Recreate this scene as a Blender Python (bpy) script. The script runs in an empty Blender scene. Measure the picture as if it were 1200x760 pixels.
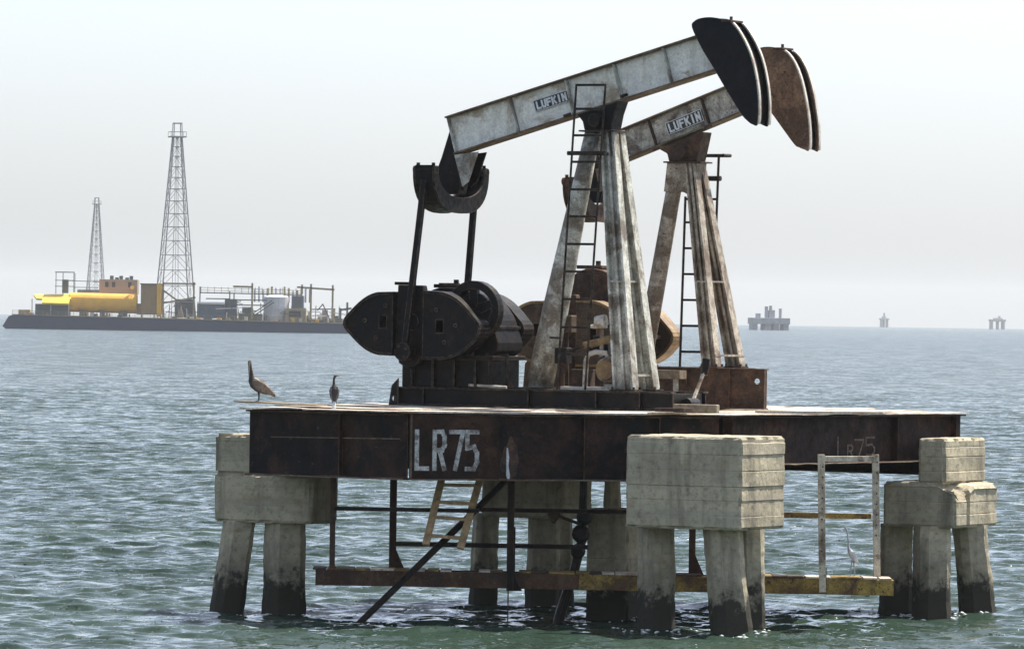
import bpy, bmesh, math, random
import numpy as np
from mathutils import Vector, Matrix, noise

random.seed(7)
R = math.radians
scn = bpy.context.scene
col = scn.collection

# ------------------------------------------------------------------ camera
EYE = 5.63
roll, pitch = 0.0145, 12.3 / 7280
cam_d = bpy.data.cameras.new('camera')
cam_d.sensor_width = 36.0
cam_d.lens = 7280 / 1200 * 36
cam_d.clip_start = 1.0
cam_d.clip_end = 60000
cam = bpy.data.objects.new('camera', cam_d)
col.objects.link(cam)
fw = Vector((0, 1, -pitch)).normalized()
rt0 = Vector((1, 0, 0)); up0 = rt0.cross(fw)
rt = rt0 * math.cos(roll) + up0 * math.sin(roll)
up = up0 * math.cos(roll) - rt0 * math.sin(roll)
M = Matrix((rt, up, -fw)).transposed().to_4x4()
M.translation = (0, 0, EYE)
cam.matrix_world = M
scn.camera = cam

# ------------------------------------------------------------------ sky, sun, exposure
SUN_EL, SUN_AZ = R(58), math.atan2(0.75, 0.66)      # azimuth from +Y towards +X
w = bpy.data.worlds.new('World'); scn.world = w; w.use_nodes = True
nt = w.node_tree; bg = nt.nodes['Background']
sky = nt.nodes.new('ShaderNodeTexSky'); sky.sky_type = 'NISHITA'; sky.sun_disc = False
sky.sun_elevation = SUN_EL; sky.sun_rotation = SUN_AZ
sky.air_density = 1.0; sky.dust_density = 1.6; sky.ozone_density = 3.0; sky.altitude = 0
tint = nt.nodes.new('ShaderNodeMix'); tint.data_type = 'RGBA'; tint.blend_type = 'MULTIPLY'; tint.inputs[0].default_value = 1.0
tint.inputs[7].default_value = (.945, .985, 1.085, 1)
hs_ = nt.nodes.new('ShaderNodeHueSaturation'); hs_.inputs['Saturation'].default_value = .5      # milky, hazy sky
nt.links.new(sky.outputs[0], hs_.inputs['Color']); nt.links.new(hs_.outputs[0], tint.inputs[6]); nt.links.new(tint.outputs[2], bg.inputs[0]); bg.inputs[1].default_value = 0.11
sd = bpy.data.lights.new('sun', 'SUN'); sd.energy = 5.0; sd.angle = R(0.6); sd.color = (1.0, 0.93, 0.82)
sun = bpy.data.objects.new('sun', sd); col.objects.link(sun)
to_sun = Vector((math.sin(SUN_AZ) * math.cos(SUN_EL), math.cos(SUN_AZ) * math.cos(SUN_EL), math.sin(SUN_EL)))
sun.rotation_euler = to_sun.to_track_quat('Z', 'Y').to_euler()
sun.location = (30, 80, 60)
vs = scn.view_settings
vs.view_transform = 'Standard'; vs.look = 'None'; vs.gamma = 1.0; vs.use_curve_mapping = False; vs.exposure = 0.98
scn.cycles.volume_bounces = 1
scn.cycles.max_bounces = 8
scn.cycles.use_denoising = True

# ------------------------------------------------------------------ materials
def new_mat(name):
    m = bpy.data.materials.new(name); m.use_nodes = True
    t = m.node_tree; b = t.nodes['Principled BSDF']
    return m, t, b

def N(t, kind, **k):
    n = t.nodes.new(kind)
    for a, v in k.items():
        if a in n.inputs.keys(): n.inputs[a].default_value = v
        else: setattr(n, a, v)
    return n

def ramp(t, src, lo, hi):
    r = N(t, 'ShaderNodeMapRange'); r.clamp = True
    r.inputs['From Min'].default_value = lo; r.inputs['From Max'].default_value = hi
    t.links.new(src, r.inputs['Value']); return r.outputs[0]

def mix(t, fac, a, b, mode='MIX'):
    m = N(t, 'ShaderNodeMix', data_type='RGBA', blend_type=mode)
    for s, v in ((0, fac), (6, a), (7, b)):
        if hasattr(v, 'is_linked') or hasattr(v, 'links'): t.links.new(v, m.inputs[s])
        else: m.inputs[s].default_value = v if s == 0 else (v[0], v[1], v[2], 1)
    return m.outputs[2]

def noise_tex(t, scale, detail=6, rough=.6, stretch=None, pos=False, dist=0.0):
    if pos: co = N(t, 'ShaderNodeNewGeometry').outputs['Position']
    else: co = N(t, 'ShaderNodeTexCoord').outputs['Object']
    if stretch:
        mp = N(t, 'ShaderNodeMapping'); mp.inputs['Scale'].default_value = stretch
        t.links.new(co, mp.inputs[0]); co = mp.outputs[0]
    n = N(t, 'ShaderNodeTexNoise', Scale=scale, Detail=detail, Roughness=rough, Distortion=dist)
    t.links.new(co, n.inputs['Vector']); return n.outputs['Fac']

def weathered(name, base, patch, amt=.5, scale=2.2, rough=.65, dark=.55, streak=.4, speck=None, speck_thr=.64, bump=.25, spec=.4, grit=(1.35, .55), wear=None):
    """paint or plate with patches of rust / grime, run-down streaks and small specks"""
    m, t, b = new_mat(name)
    n1 = noise_tex(t, scale, 9, .68, dist=.4)
    c = mix(t, ramp(t, n1, .62 - amt * .3, .70 - amt * .22), base, patch)
    n2 = noise_tex(t, scale * 3.1, 6, .7)
    d = tuple(x * dark for x in base)
    c = mix(t, ramp(t, n2, .42, .75), c, d)
    if streak:
        n3 = noise_tex(t, scale * 4, 4, .6, stretch=(1, 1, .09))
        f = ramp(t, n3, .52, .72)
        g = N(t, 'ShaderNodeMath', operation='MULTIPLY'); t.links.new(f, g.inputs[0]); g.inputs[1].default_value = streak
        c = mix(t, g.outputs[0], c, tuple(x * .6 for x in patch))
    if speck:
        n4 = noise_tex(t, scale * 9, 3, .8)
        c = mix(t, ramp(t, n4, speck_thr, speck_thr + .05), c, speck)
    n5 = noise_tex(t, scale * 16, 5, .8)
    gv = N(t, 'ShaderNodeMapRange'); t.links.new(n5, gv.inputs['Value'])
    for q, v in (('From Min', .32), ('From Max', .68), ('To Min', grit[0]), ('To Max', grit[1])): gv.inputs[q].default_value = v
    c = mix(t, 1.0, c, gv.outputs[0], 'MULTIPLY')
    if wear:      # paint rubbed off along the edges
        bv = N(t, 'ShaderNodeBevel', samples=4, Radius=.035); dp = N(t, 'ShaderNodeVectorMath', operation='DOT_PRODUCT')
        t.links.new(bv.outputs[0], dp.inputs[0]); t.links.new(N(t, 'ShaderNodeNewGeometry').outputs['Normal'], dp.inputs[1])
        e_ = ramp(t, dp.outputs['Value'], .985, .86); g2 = N(t, 'ShaderNodeMath', operation='MULTIPLY'); t.links.new(e_, g2.inputs[0]); t.links.new(ramp(t, noise_tex(t, scale * 2.7, 5, .7), .40, .58), g2.inputs[1])
        c = mix(t, g2.outputs[0], c, wear)
    t.links.new(c, b.inputs['Base Color'])
    b.inputs['Roughness'].default_value = rough
    rr_ = N(t, 'ShaderNodeMapRange'); t.links.new(n2, rr_.inputs['Value'])
    for q, v in (('From Min', .35), ('From Max', .65), ('To Min', max(.2, rough - .18)), ('To Max', min(1, rough + .15))): rr_.inputs[q].default_value = v
    t.links.new(rr_.outputs[0], b.inputs['Roughness'])
    b.inputs['Specular IOR Level'].default_value = spec
    bp = N(t, 'ShaderNodeBump', Strength=bump, Distance=.012)
    t.links.new(noise_tex(t, scale * 7, 6, .7), bp.inputs['Height']); t.links.new(bp.outputs[0], b.inputs['Normal'])
    return m

def concrete(name, base=(.50, .44, .31), tide=True):
    m, t, b = new_mat(name)
    n1 = noise_tex(t, 1.1, 8, .65, pos=True)
    c = mix(t, ramp(t, n1, .38, .66), base, tuple(x * .62 for x in base))
    n2 = noise_tex(t, 9, 6, .75, pos=True)
    c = mix(t, ramp(t, n2, .50, .70), c, tuple(x * .42 for x in base))
    n3 = noise_tex(t, 3.2, 5, .6, stretch=(1, 1, .10), pos=True)
    f = N(t, 'ShaderNodeMath', operation='MULTIPLY'); t.links.new(ramp(t, n3, .50, .70), f.inputs[0]); f.inputs[1].default_value = .75
    c = mix(t, f.outputs[0], c, (.12, .105, .08))
    n5 = noise_tex(t, 2.0, 4, .6, pos=True, stretch=(1, 1, 2))
    c = mix(t, ramp(t, n5, .60, .74), c, (.34, .27, .16))
    # horizontal board-print tone differences
    n4 = noise_tex(t, 4.0, 2, .5, stretch=(.12, .12, 1.6), pos=True)
    f4 = N(t, 'ShaderNodeMath', operation='MULTIPLY'); t.links.new(ramp(t, n4, .45, .62), f4.inputs[0]); f4.inputs[1].default_value = .3
    c = mix(t, f4.outputs[0], c, (.24, .225, .19))
    if tide:      # marine growth up to the high-water mark
        g = N(t, 'ShaderNodeNewGeometry'); s = N(t, 'ShaderNodeSeparateXYZ'); t.links.new(g.outputs['Position'], s.inputs[0])
        nn = noise_tex(t, 3.5, 6, .7, pos=True)
        a = N(t, 'ShaderNodeMath', operation='MULTIPLY_ADD'); t.links.new(nn, a.inputs[0]); a.inputs[1].default_value = -1.7
        t.links.new(s.outputs[2], a.inputs[2])
        c = mix(t, ramp(t, a.outputs[0], -.10, -.32), c, (.012, .012, .010))
        a2 = N(t, 'ShaderNodeMath', operation='MULTIPLY_ADD'); t.links.new(nn, a2.inputs[0]); a2.inputs[1].default_value = -1.6
        t.links.new(s.outputs[2], a2.inputs[2])
        f2 = N(t, 'ShaderNodeMath', operation='MULTIPLY'); t.links.new(ramp(t, a2.outputs[0], .45, -.25), f2.inputs[0]); f2.inputs[1].default_value = .55
        c = mix(t, f2.outputs[0], c, (.06, .055, .04))
    t.links.new(c, b.inputs['Base Color']); b.inputs['Roughness'].default_value = .9
    b.inputs['Specular IOR Level'].default_value = .2
    bp = N(t, 'ShaderNodeBump', Strength=.5, Distance=.03)
    t.links.new(noise_tex(t, 14, 8, .75, pos=True), bp.inputs['Height']); t.links.new(bp.outputs[0], b.inputs['Normal'])
    return m

MT = {}
MT['beam_paint'] = weathered('grey_paint', (.88, .86, .76), (.40, .31, .20), .36, 1.5, .55, .74, .22, (.10, .06, .04), .68, grit=(1.12, .72))
MT['beam_paint_b'] = weathered('rusty_grey_paint', (.62, .59, .50), (.12, .08, .055), .58, 1.9, .65, .5, .5, (.05, .03, .02), .6)
MT['leg_paint'] = weathered('leg_paint', (.62, .62, .54), (.16, .125, .085), .58, 1.7, .6, .45, .6, (.06, .04, .03), .63)
MT['leg_paint_b'] = weathered('rusty_leg_paint', (.48, .43, .34), (.15, .10, .065), .64, 2.0, .65, .45, .6, (.07, .04, .025), .6)
MT['edge_rust'] = weathered('rusty_flange', (.22, .175, .12), (.10, .055, .03), .7, 2.5, .75, .5, .2)
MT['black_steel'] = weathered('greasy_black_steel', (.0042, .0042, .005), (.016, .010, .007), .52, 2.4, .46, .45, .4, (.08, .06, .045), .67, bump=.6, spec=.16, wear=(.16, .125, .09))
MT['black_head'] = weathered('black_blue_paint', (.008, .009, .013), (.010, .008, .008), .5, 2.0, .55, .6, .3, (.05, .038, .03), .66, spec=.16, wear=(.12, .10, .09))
MT['brown_head'] = weathered('brown_rust_plate', (.26, .145, .08), (.085, .045, .028), .66, 1.3, .8, .45, .6, (.03, .02, .016), .60)
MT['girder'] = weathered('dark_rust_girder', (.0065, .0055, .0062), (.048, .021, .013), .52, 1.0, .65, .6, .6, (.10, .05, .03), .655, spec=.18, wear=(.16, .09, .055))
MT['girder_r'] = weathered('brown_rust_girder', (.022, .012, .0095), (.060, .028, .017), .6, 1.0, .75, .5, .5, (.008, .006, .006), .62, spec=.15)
MT['dark_rust'] = weathered('dark_rust', (.055, .033, .022), (.11, .055, .03), .55, 2.4, .8, .45, .3, (.02, .015, .012), .62)
MT['pale_deck'] = weathered('bleached_deck_plate', (.62, .55, .45), (.36, .23, .14), .45, 1.6, .85, .65, 0, (.14, .08, .05), .64)
MT['yellow_edge'] = weathered('worn_yellow_paint', (.30, .20, .08), (.14, .08, .04), .6, 2.6, .6, .55, .3, (.06, .04, .03), .62)
MT['yellow_beam'] = weathered('yellow_rust_channel', (.40, .27, .06), (.085, .042, .022), .62, 1.5, .75, .5, .5, (.03, .02, .016), .6)
MT['wood'] = weathered('weathered_timber', (.62, .42, .22), (.36, .23, .12), .5, 4, .85, .6, .3)
MT['plank'] = weathered('bleached_timber', (.30, .24, .16), (.18, .12, .075), .5, 4, .85, .6, 0)
MT['pale_post'] = weathered('pale_post_paint', (.60, .54, .42), (.16, .11, .07), .5, 3, .75, .6, .4, (.06, .04, .03), .62)
MT['letter_white'] = weathered('white_letter_paint', (.72, .74, .74), (.30, .28, .26), .25, 5, .6, .7, 0)
MT['stencil'] = weathered('worn_stencil_paint', (.58, .58, .54), (.14, .11, .09), .5, 5, .75, .6, .3, (.03, .025, .022), .60)
MT['chalk'] = weathered('faded_brushed_paint', (.22, .17, .12), (.06, .04, .03), .6, 6, .8, .6, .2, (.03, .02, .016), .58)
MT['sign_black'] = weathered('black_sign_enamel', (.020, .020, .022), (.05, .04, .035), .2, 5, .4, .7, 0)
MT['rim_light'] = weathered('lit_pale_steel', (.62, .57, .48), (.35, .25, .17), .4, 4, .5, .7, 0)  # pale tone: the sun's white line on the rims is put into the colour
MT['motor'] = weathered('chalky_white_paint', (.62, .58, .50), (.25, .17, .10), .4, 5, .6, .6, .3)
MT['rust_channel'] = weathered('brown_rust_channel', (.11, .055, .026), (.045, .024, .015), .6, 1.5, .8, .5, .5, (.26, .17, .05), .66)
MT['ochre_rust'] = weathered('ochre_rust', (.10, .065, .036), (.045, .028, .018), .55, 2.4, .7, .5, .4, (.03, .02, .015), .62, wear=(.22, .15, .07))
MT['concrete'] = concrete('old_concrete')
MT['concrete_b'] = concrete('darker_old_concrete', (.27, .225, .155))

# ------------------------------------------------------------------ mesh helpers
class MB:
    def __init__(s): s.v = []; s.f = []
    def add(s, vs, fs):
        o = len(s.v); s.v += [tuple(p) for p in vs]; s.f += [tuple(o + i for i in f) for f in fs]; return s
    def box(s, x0, x1, y0, y1, z0, z1):
        return s.add([(x0, y0, z0), (x1, y0, z0), (x1, y1, z0), (x0, y1, z0), (x0, y0, z1), (x1, y0, z1), (x1, y1, z1), (x0, y1, z1)],
                     [(3, 2, 1, 0), (4, 5, 6, 7), (0, 1, 5, 4), (1, 2, 6, 5), (2, 3, 7, 6), (3, 0, 4, 7)])
    def bar(s, p0, p1, a, b, a1=None, b1=None, side=None):
        """rectangular bar; a across (horizontal), b the other way; optional end sizes"""
        p0, p1 = Vector(p0), Vector(p1); d = (p1 - p0).normalized()
        ref = Vector(side) if side else (Vector((0, 0, 1)) if abs(d.z) < .9 else Vector((0, 1, 0)))
        if side: h = (ref - d * ref.dot(d)).normalized()
        else: h = d.cross(ref).normalized()
        k = h.cross(d).normalized()
        a1 = a if a1 is None else a1; b1 = b if b1 is None else b1
        vs = []
        for p, aa, bb in ((p0, a, b), (p1, a1, b1)):
            for sx, sy in ((-1, -1), (1, -1), (1, 1), (-1, 1)): vs.append(p + h * (sx * aa / 2) + k * (sy * bb / 2))
        return s.add(vs, [(0, 1, 2, 3), (7, 6, 5, 4), (0, 4, 5, 1), (1, 5, 6, 2), (2, 6, 7, 3), (3, 7, 4, 0)])
    def tube(s, p0, p1, r0, r1=None, n=12):
        r1 = r0 if r1 is None else r1
        return s.loft([(p0, r0, r0), (p1, r1, r1)], n)
    def loft(s, secs, n=12, up=(0, 0, 1)):
        """secs: (centre, r_horizontal, r_vertical)"""
        P = [Vector(c[0]) for c in secs]; vs = []; fs = []
        for i, (c, ra, rb) in enumerate(secs):
            d = (P[min(i + 1, len(P) - 1)] - P[max(i - 1, 0)]).normalized()
            ref = Vector(up)
            if abs(d.dot(ref)) > .95: ref = Vector((0, 1, 0)) if abs(d.y) < .9 else Vector((1, 0, 0))
            h = d.cross(ref).normalized(); k = h.cross(d).normalized()
            for j in range(n):
                a = 2 * math.pi * j / n; vs.append(P[i] + h * (ra * math.cos(a)) + k * (rb * math.sin(a)))
        for i in range(len(secs) - 1):
            for j in range(n):
                a, b = i * n + j, i * n + (j + 1) % n; fs.append((a, b, b + n, a + n))
        fs.append(tuple(range(n - 1, -1, -1))); fs.append(tuple((len(secs) - 1) * n + j for j in range(n)))
        return s.add(vs, fs)
    def prism(s, poly, y0, y1):
        """poly in (x,z), extruded along y"""
        n = len(poly); A = sum(poly[i][0] * poly[(i + 1) % n][1] - poly[(i + 1) % n][0] * poly[i][1] for i in range(n))
        if A < 0: poly = poly[::-1]
        vs = [(x, y0, z) for x, z in poly] + [(x, y1, z) for x, z in poly]
        fs = [tuple(range(n)), tuple(range(2 * n - 1, n - 1, -1))]
        fs += [(i + n, (i + 1) % n + n, (i + 1) % n, i) for i in range(n)]
        return s.add(vs, fs)
    def ring(s, outer, hole, y0, y1, nseg=40):
        """plate in (x,z) with a hole; both star-shaped about the hole centre"""
        cx = sum(p[0] for p in hole) / len(hole); cz = sum(p[1] for p in hole) / len(hole)
        angs = set()
        for p in list(outer) + list(hole): angs.add(round(math.atan2(p[1] - cz, p[0] - cx), 4))
        for i in range(nseg): angs.add(round(-math.pi + 2 * math.pi * i / nseg + .003, 4))
        angs = sorted(angs); flt = [angs[0]]
        for a in angs[1:]:
            if a - flt[-1] > .012: flt.append(a)
        def hit(poly, a):
            dx, dz = math.cos(a), math.sin(a); best = None
            for i in range(len(poly)):
                (x1, z1), (x2, z2) = poly[i], poly[(i + 1) % len(poly)]
                ex, ez = x2 - x1, z2 - z1; den = dx * ez - dz * ex
                if abs(den) < 1e-9: continue
                t = ((x1 - cx) * ez - (z1 - cz) * ex) / den; q = ((x1 - cx) * dz - (z1 - cz) * dx) / den
                if t > 0 and -1e-6 <= q <= 1 + 1e-6: best = t if best is None else max(best, t)
            return (cx + dx * best, cz + dz * best)
        o = [hit(outer, a) for a in flt]; h = [hit(hole, a) for a in flt]; n = len(flt)
        vs = [(x, y0, z) for x, z in o] + [(x, y0, z) for x, z in h] + [(x, y1, z) for x, z in o] + [(x, y1, z) for x, z in h]
        fs = []
        for i in range(n):
            j = (i + 1) % n
            fs += [(i, j, n + j, n + i), (2 * n + j, 2 * n + i, 3 * n + i, 3 * n + j), (j, i, 2 * n + i, 2 * n + j), (n + i, n + j, 3 * n + j, 3 * n + i)]
        return s.add(vs, fs)
    def ibeam(s, p0, p1, depth, width, tf=.03, tw=.025, up=(0, 0, 1)):
        """p0/p1 on the top centre line"""
        p0, p1 = Vector(p0), Vector(p1); d = (p1 - p0).normalized(); U = Vector(up); h = d.cross(U).normalized(); k = h.cross(d)
        def b(a0, a1, b0, b1):
            vs = []
            for p in (p0, p1):
                for aa, bb in ((a0, b0), (a1, b0), (a1, b1), (a0, b1)): vs.append(p + h * aa + k * bb)
            s.add(vs, [(0, 1, 2, 3), (7, 6, 5, 4), (0, 4, 5, 1), (1, 5, 6, 2), (2, 6, 7, 3), (3, 7, 4, 0)])
        b(-width / 2, width / 2, -tf, 0); b(-width / 2, width / 2, -depth, -depth + tf); b(-tw / 2, tw / 2, -depth + tf, -tf)
        return s
    def moved(s, fn): s.v = [tuple(fn(Vector(p))) for p in s.v]; return s
    def build(s, name, mat, parent=None, bevel=0, smooth=False, kind=None):
        me = bpy.data.meshes.new(name); vs = s.v
        if parent is not None and parent.get('_o') is not None:
            o = parent['_o']; vs = [(p[0] - o[0], p[1] - o[1], p[2] - o[2]) for p in vs]
        me.from_pydata(vs, [], s.f)
        bm = bmesh.new(); bm.from_mesh(me); bmesh.ops.recalc_face_normals(bm, faces=bm.faces); bm.to_mesh(me); bm.free()
        me.materials.append(MT[mat] if isinstance(mat, str) else mat)
        if smooth:
            me.polygons.foreach_set('use_smooth', [True] * len(me.polygons))
        ob = bpy.data.objects.new(name, me); col.objects.link(ob)
        if parent is not None:
            ob.parent = parent
            if parent.get('_o') is not None and parent.type == 'MESH': pass
            if parent.get('_o') is not None: ob['_o'] = parent['_o']
        if bevel:
            md = ob.modifiers.new('bevel', 'BEVEL'); md.width = bevel; md.segments = 2; md.limit_method = 'ANGLE'; md.angle_limit = R(35)
        if kind: ob['kind'] = kind
        return ob

def thing(name, label, cat, loc, rz=0, group=None, world=True):
    """Empty at the thing's base; world=True: its parts are given in world metres"""
    e = bpy.data.objects.new(name, None); col.objects.link(e); e.empty_display_size = .3
    e.location = loc; e.rotation_euler = (0, 0, rz); e['label'] = label; e['category'] = cat
    if group: e['group'] = group
    if world: e['_o'] = list(loc)
    return e

def tag(o, label, cat, group=None):
    o['label'] = label; o['category'] = cat
    if group: o['group'] = group
    return o

def nz(p, s, seed=0.0):
    return noise.noise(Vector((p[0] * s + seed, p[1] * s - seed * .7, p[2] * s + seed * 1.3)))

def lattice_box(a, b, c, step, disp, zs=None):
    """closed box surface as a fine lattice, displaced by disp(p, n)"""
    na, nb, nc = max(1, round(a / step)), max(1, round(b / step)), max(1, round(c / step))
    if zs is None: zs = [c * k / nc for k in range(nc + 1)]
    nc = len(zs) - 1
    idx = {}; vs = []; fs = []
    def vid(i, j, k):
        if (i, j, k) not in idx:
            p = Vector((a * i / na, b * j / nb, zs[k]))
            n = Vector(((i == na) - (i == 0), (j == nb) - (j == 0), (k == nc) - (k == 0)))
            idx[(i, j, k)] = len(vs); vs.append(p + disp(p, n.normalized(), abs(n.x) + abs(n.y) + abs(n.z)))
        return idx[(i, j, k)]
    for i in range(na):
        for j in range(nb):
            for k, r in ((0, 1), (nc, 0)):
                q = [vid(i, j, k), vid(i + 1, j, k), vid(i + 1, j + 1, k), vid(i, j + 1, k)]; fs.append(tuple(q[::-1] if r else q))
    for i in range(na):
        for k in range(nc):
            for j, r in ((0, 0), (nb, 1)):
                q = [vid(i, j, k), vid(i + 1, j, k), vid(i + 1, j, k + 1), vid(i, j, k + 1)]; fs.append(tuple(q[::-1] if r else q))
    for j in range(nb):
        for k in range(nc):
            for i, r in ((0, 1), (na, 0)):
                q = [vid(i, j, k), vid(i, j + 1, k), vid(i, j + 1, k + 1), vid(i, j, k + 1)]; fs.append(tuple(q[::-1] if r else q))
    return vs, fs

GLY = {
 'L': [[(0, 1), (0, 0), (1, 0)]], 'U': [[(0, 1), (0, .2), (.25, 0), (.75, 0), (1, .2), (1, 1)]],
 'F': [[(0, 0), (0, 1), (1, 1)], [(0, .52), (.8, .52)]], 'K': [[(0, 0), (0, 1)], [(1, 1), (.05, .42)], [(.35, .6), (1, 0)]],
 'I': [[(.5, 0), (.5, 1)]], 'N': [[(0, 0), (0, 1)], [(0, 1), (1, 0)], [(1, 0), (1, 1)]],
 'R': [[(0, 0), (0, 1)], [(0, 1), (.75, 1), (1, .87), (1, .63), (.75, .5), (.3, .5)], [(.5, .5), (1, 0)]],
 '7': [[(0, 1), (1, 1)], [(1, .93), (.4, 0)]],
 '5': [[(1, 1), (0, 1)], [(0, .92), (0, .56)], [(.05, .56), (.7, .6), (1, .42), (1, .18), (.7, 0), (0, 0)]],
}
def glyph(mb, ch, org, ex, ez, nrm, w, h, sw, th=.006):
    """one letter as thick strokes standing th proud of its plane"""
    org, ex, ez, nrm = Vector(org), Vector(ex), Vector(ez), Vector(nrm); lay = 0
    for line in GLY[ch]:
        for i in range(len(line) - 1):
            a = Vector((line[i][0] * w, line[i][1] * h)); b = Vector((line[i + 1][0] * w, line[i + 1][1] * h))
            d = (b - a).normalized(); p = Vector((-d.y, d.x)) * sw / 2
            e0 = d * sw * (.5 if i == 0 or True else 0)
            q = [a - e0 - p, b + e0 - p, b + e0 + p, a - e0 + p]
            t1 = th + lay * .0012; lay += 1
            vs = [org + ex * c.x + ez * c.y for c in q] + [org + ex * c.x + ez * c.y + nrm * t1 for c in q]
            mb.add(vs, [(0, 1, 2, 3), (7, 6, 5, 4), (0, 4, 5, 1), (1, 5, 6, 2), (2, 6, 7, 3), (3, 7, 4, 0)])

# ------------------------------------------------------------------ sea
RE = 7.4e6                                            # earth radius with refraction: the sea really curves away
WAVES = {}
def sea_z(x, y):
    W = WAVES; q = W['k'] * np.cos(W['th']) * x + W['k'] * np.sin(W['th']) * y + W['ph']
    g = .65 + .45 * np.sin(.11 * x + .05 * y + W['ph'] * 3) * np.sin(.043 * y - .07 * x + W['ph'] * 5)
    return float(np.sum(W['amp'] * g * np.cos(q)))
def sea():
    half = R(6.4)
    fine = np.linspace(-half, half, 440)
    left = np.array([-math.pi, -2.4, -1.6, -.9, -.5, -.3, -.2, -.15])
    ang = np.concatenate([left, fine, -left[::-1][:-1]])
    r = [2.0, 20.0, 50.0, 75.0, 88.0]; st = .125
    x = 95.0
    while x < 150: r.append(x); x += .092
    while x < 12500:
        r.append(x); x += st * max(1.0, (x / 165.0)) ** 1.75
    r = np.array(r)
    A, RR = np.meshgrid(ang, r)
    X = RR * np.sin(A); Y = RR * np.cos(A); Z = -RR ** 2 / (2 * RE)
    dr = np.gradient(r)[:, None] * np.ones_like(A)
    da = np.gradient(ang)[None, :] * RR
    rng = np.random.default_rng(5)
    nw = 90
    lam = np.exp(rng.uniform(np.log(.26), np.log(3.2), nw)); k = 2 * np.pi / lam
    th = rng.normal(R(-105), R(30), nw)               # wave travel direction, towards and a little across the camera
    steep = .047 * (lam / 2.0) ** -.05
    amp = steep / k * (1.15 - .55 * (lam > 1.3))
    ph = rng.uniform(0, 2 * np.pi, nw)
    spx = np.maximum(dr, da)
    DX = np.zeros_like(X); DY = np.zeros_like(X); DZ = np.zeros_like(X); got = np.zeros_like(X)
    for i in range(nw):
        kx, ky = k[i] * np.cos(th[i]), k[i] * np.sin(th[i])
        q = kx * X + ky * Y + ph[i]
        fade = np.clip((lam[i] / (2.4 * spx) - 1.0), 0, 1)
        # gusts: groups of waves come and go
        g = .65 + .45 * np.sin(.11 * X + .05 * Y + ph[i] * 3) * np.sin(.043 * Y - .07 * X + ph[i] * 5)
        a = amp[i] * fade * g
        DZ += a * np.cos(q); s = a * np.sin(q)
        DX -= .9 * np.cos(th[i]) * s; DY -= .9 * np.sin(th[i]) * s; got += (amp[i] * k[i] * fade) ** 2
    WAVES.update(k=k, th=th, amp=amp, ph=ph)
    X += DX; Y += DY; Z += DZ
    nr, na = X.shape
    co = np.stack([X, Y, Z], -1).reshape(-1, 3).astype(np.float32)
    i = np.arange(nr - 1)[:, None] * na + np.arange(na - 1)[None, :]
    quads = np.stack([i, i + 1, i + na + 1, i + na], -1).reshape(-1, 4)[:, ::-1]
    me = bpy.data.meshes.new('sea'); nq = len(quads)
    me.vertices.add(len(co)); me.vertices.foreach_set('co', co.ravel())
    me.loops.add(nq * 4); me.loops.foreach_set('vertex_index', quads.ravel().astype(np.int32))
    me.polygons.add(nq); me.polygons.foreach_set('loop_start', np.arange(0, nq * 4, 4, dtype=np.int32))
    me.polygons.foreach_set('use_smooth', np.ones(nq, dtype=bool))
    me.update(calc_edges=True)
    # share of the wave slope that the mesh is too coarse to carry: the material's ripples take it over
    rest = np.sqrt(np.clip(1 - got / np.sum((amp * k) ** 2), 0, 1)).astype(np.float32)
    at = me.attributes.new('ripple', 'FLOAT', 'POINT'); at.data.foreach_set('value', rest.ravel())
    m, t, b = new_mat('sea_water')
    c = mix(t, ramp(t, noise_tex(t, .06, 4, .6, pos=True), .35, .65), (.019, .036, .026), (.029, .050, .036))
    t.links.new(c, b.inputs['Base Color']); b.inputs['Roughness'].default_value = .06; b.inputs['IOR'].default_value = 1.333; b.inputs['Specular Tint'].default_value = (1, .975, .76, 1)
    def wob(scale, det, ro, amp, st):
        co = N(t, 'ShaderNodeNewGeometry').outputs['Position']; mp = N(t, 'ShaderNodeMapping'); mp.inputs['Scale'].default_value = st
        t.links.new(co, mp.inputs[0]); n = N(t, 'ShaderNodeTexNoise', Scale=scale, Detail=det, Roughness=ro, Distortion=.2); t.links.new(mp.outputs[0], n.inputs['Vector'])
        v = N(t, 'ShaderNodeVectorMath', operation='SUBTRACT'); t.links.new(n.outputs['Color'], v.inputs[0]); v.inputs[1].default_value = (.5, .5, .5)
        w_ = N(t, 'ShaderNodeVectorMath', operation='MULTIPLY'); t.links.new(v.outputs[0], w_.inputs[0]); w_.inputs[1].default_value = (amp * .8, amp, 0); return w_.outputs[0]
    def vadd(p, q):
        v = N(t, 'ShaderNodeVectorMath', operation='ADD'); t.links.new(p, v.inputs[0]); t.links.new(q, v.inputs[1]); return v.outputs[0]
    ra = N(t, 'ShaderNodeAttribute', attribute_name='ripple').outputs['Fac']
    def vscale(p, f_):
        v = N(t, 'ShaderNodeVectorMath', operation='SCALE'); t.links.new(p, v.inputs[0]); t.links.new(f_, v.inputs['Scale']); return v.outputs[0]
    def lin(src, m_, a_):
        q = N(t, 'ShaderNodeMath', operation='MULTIPLY_ADD'); t.links.new(src, q.inputs[0]); q.inputs[1].default_value = m_; q.inputs[2].default_value = a_; return q.outputs[0]
    small = vscale(wob(1.9, 5, .66, 1.0, (1, 1.3, 1)), lin(ra, .35, .75))
    large = vscale(wob(.30, 4, .62, 1.0, (1, 1.5, 1)), lin(ra, .1, .30))
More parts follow.
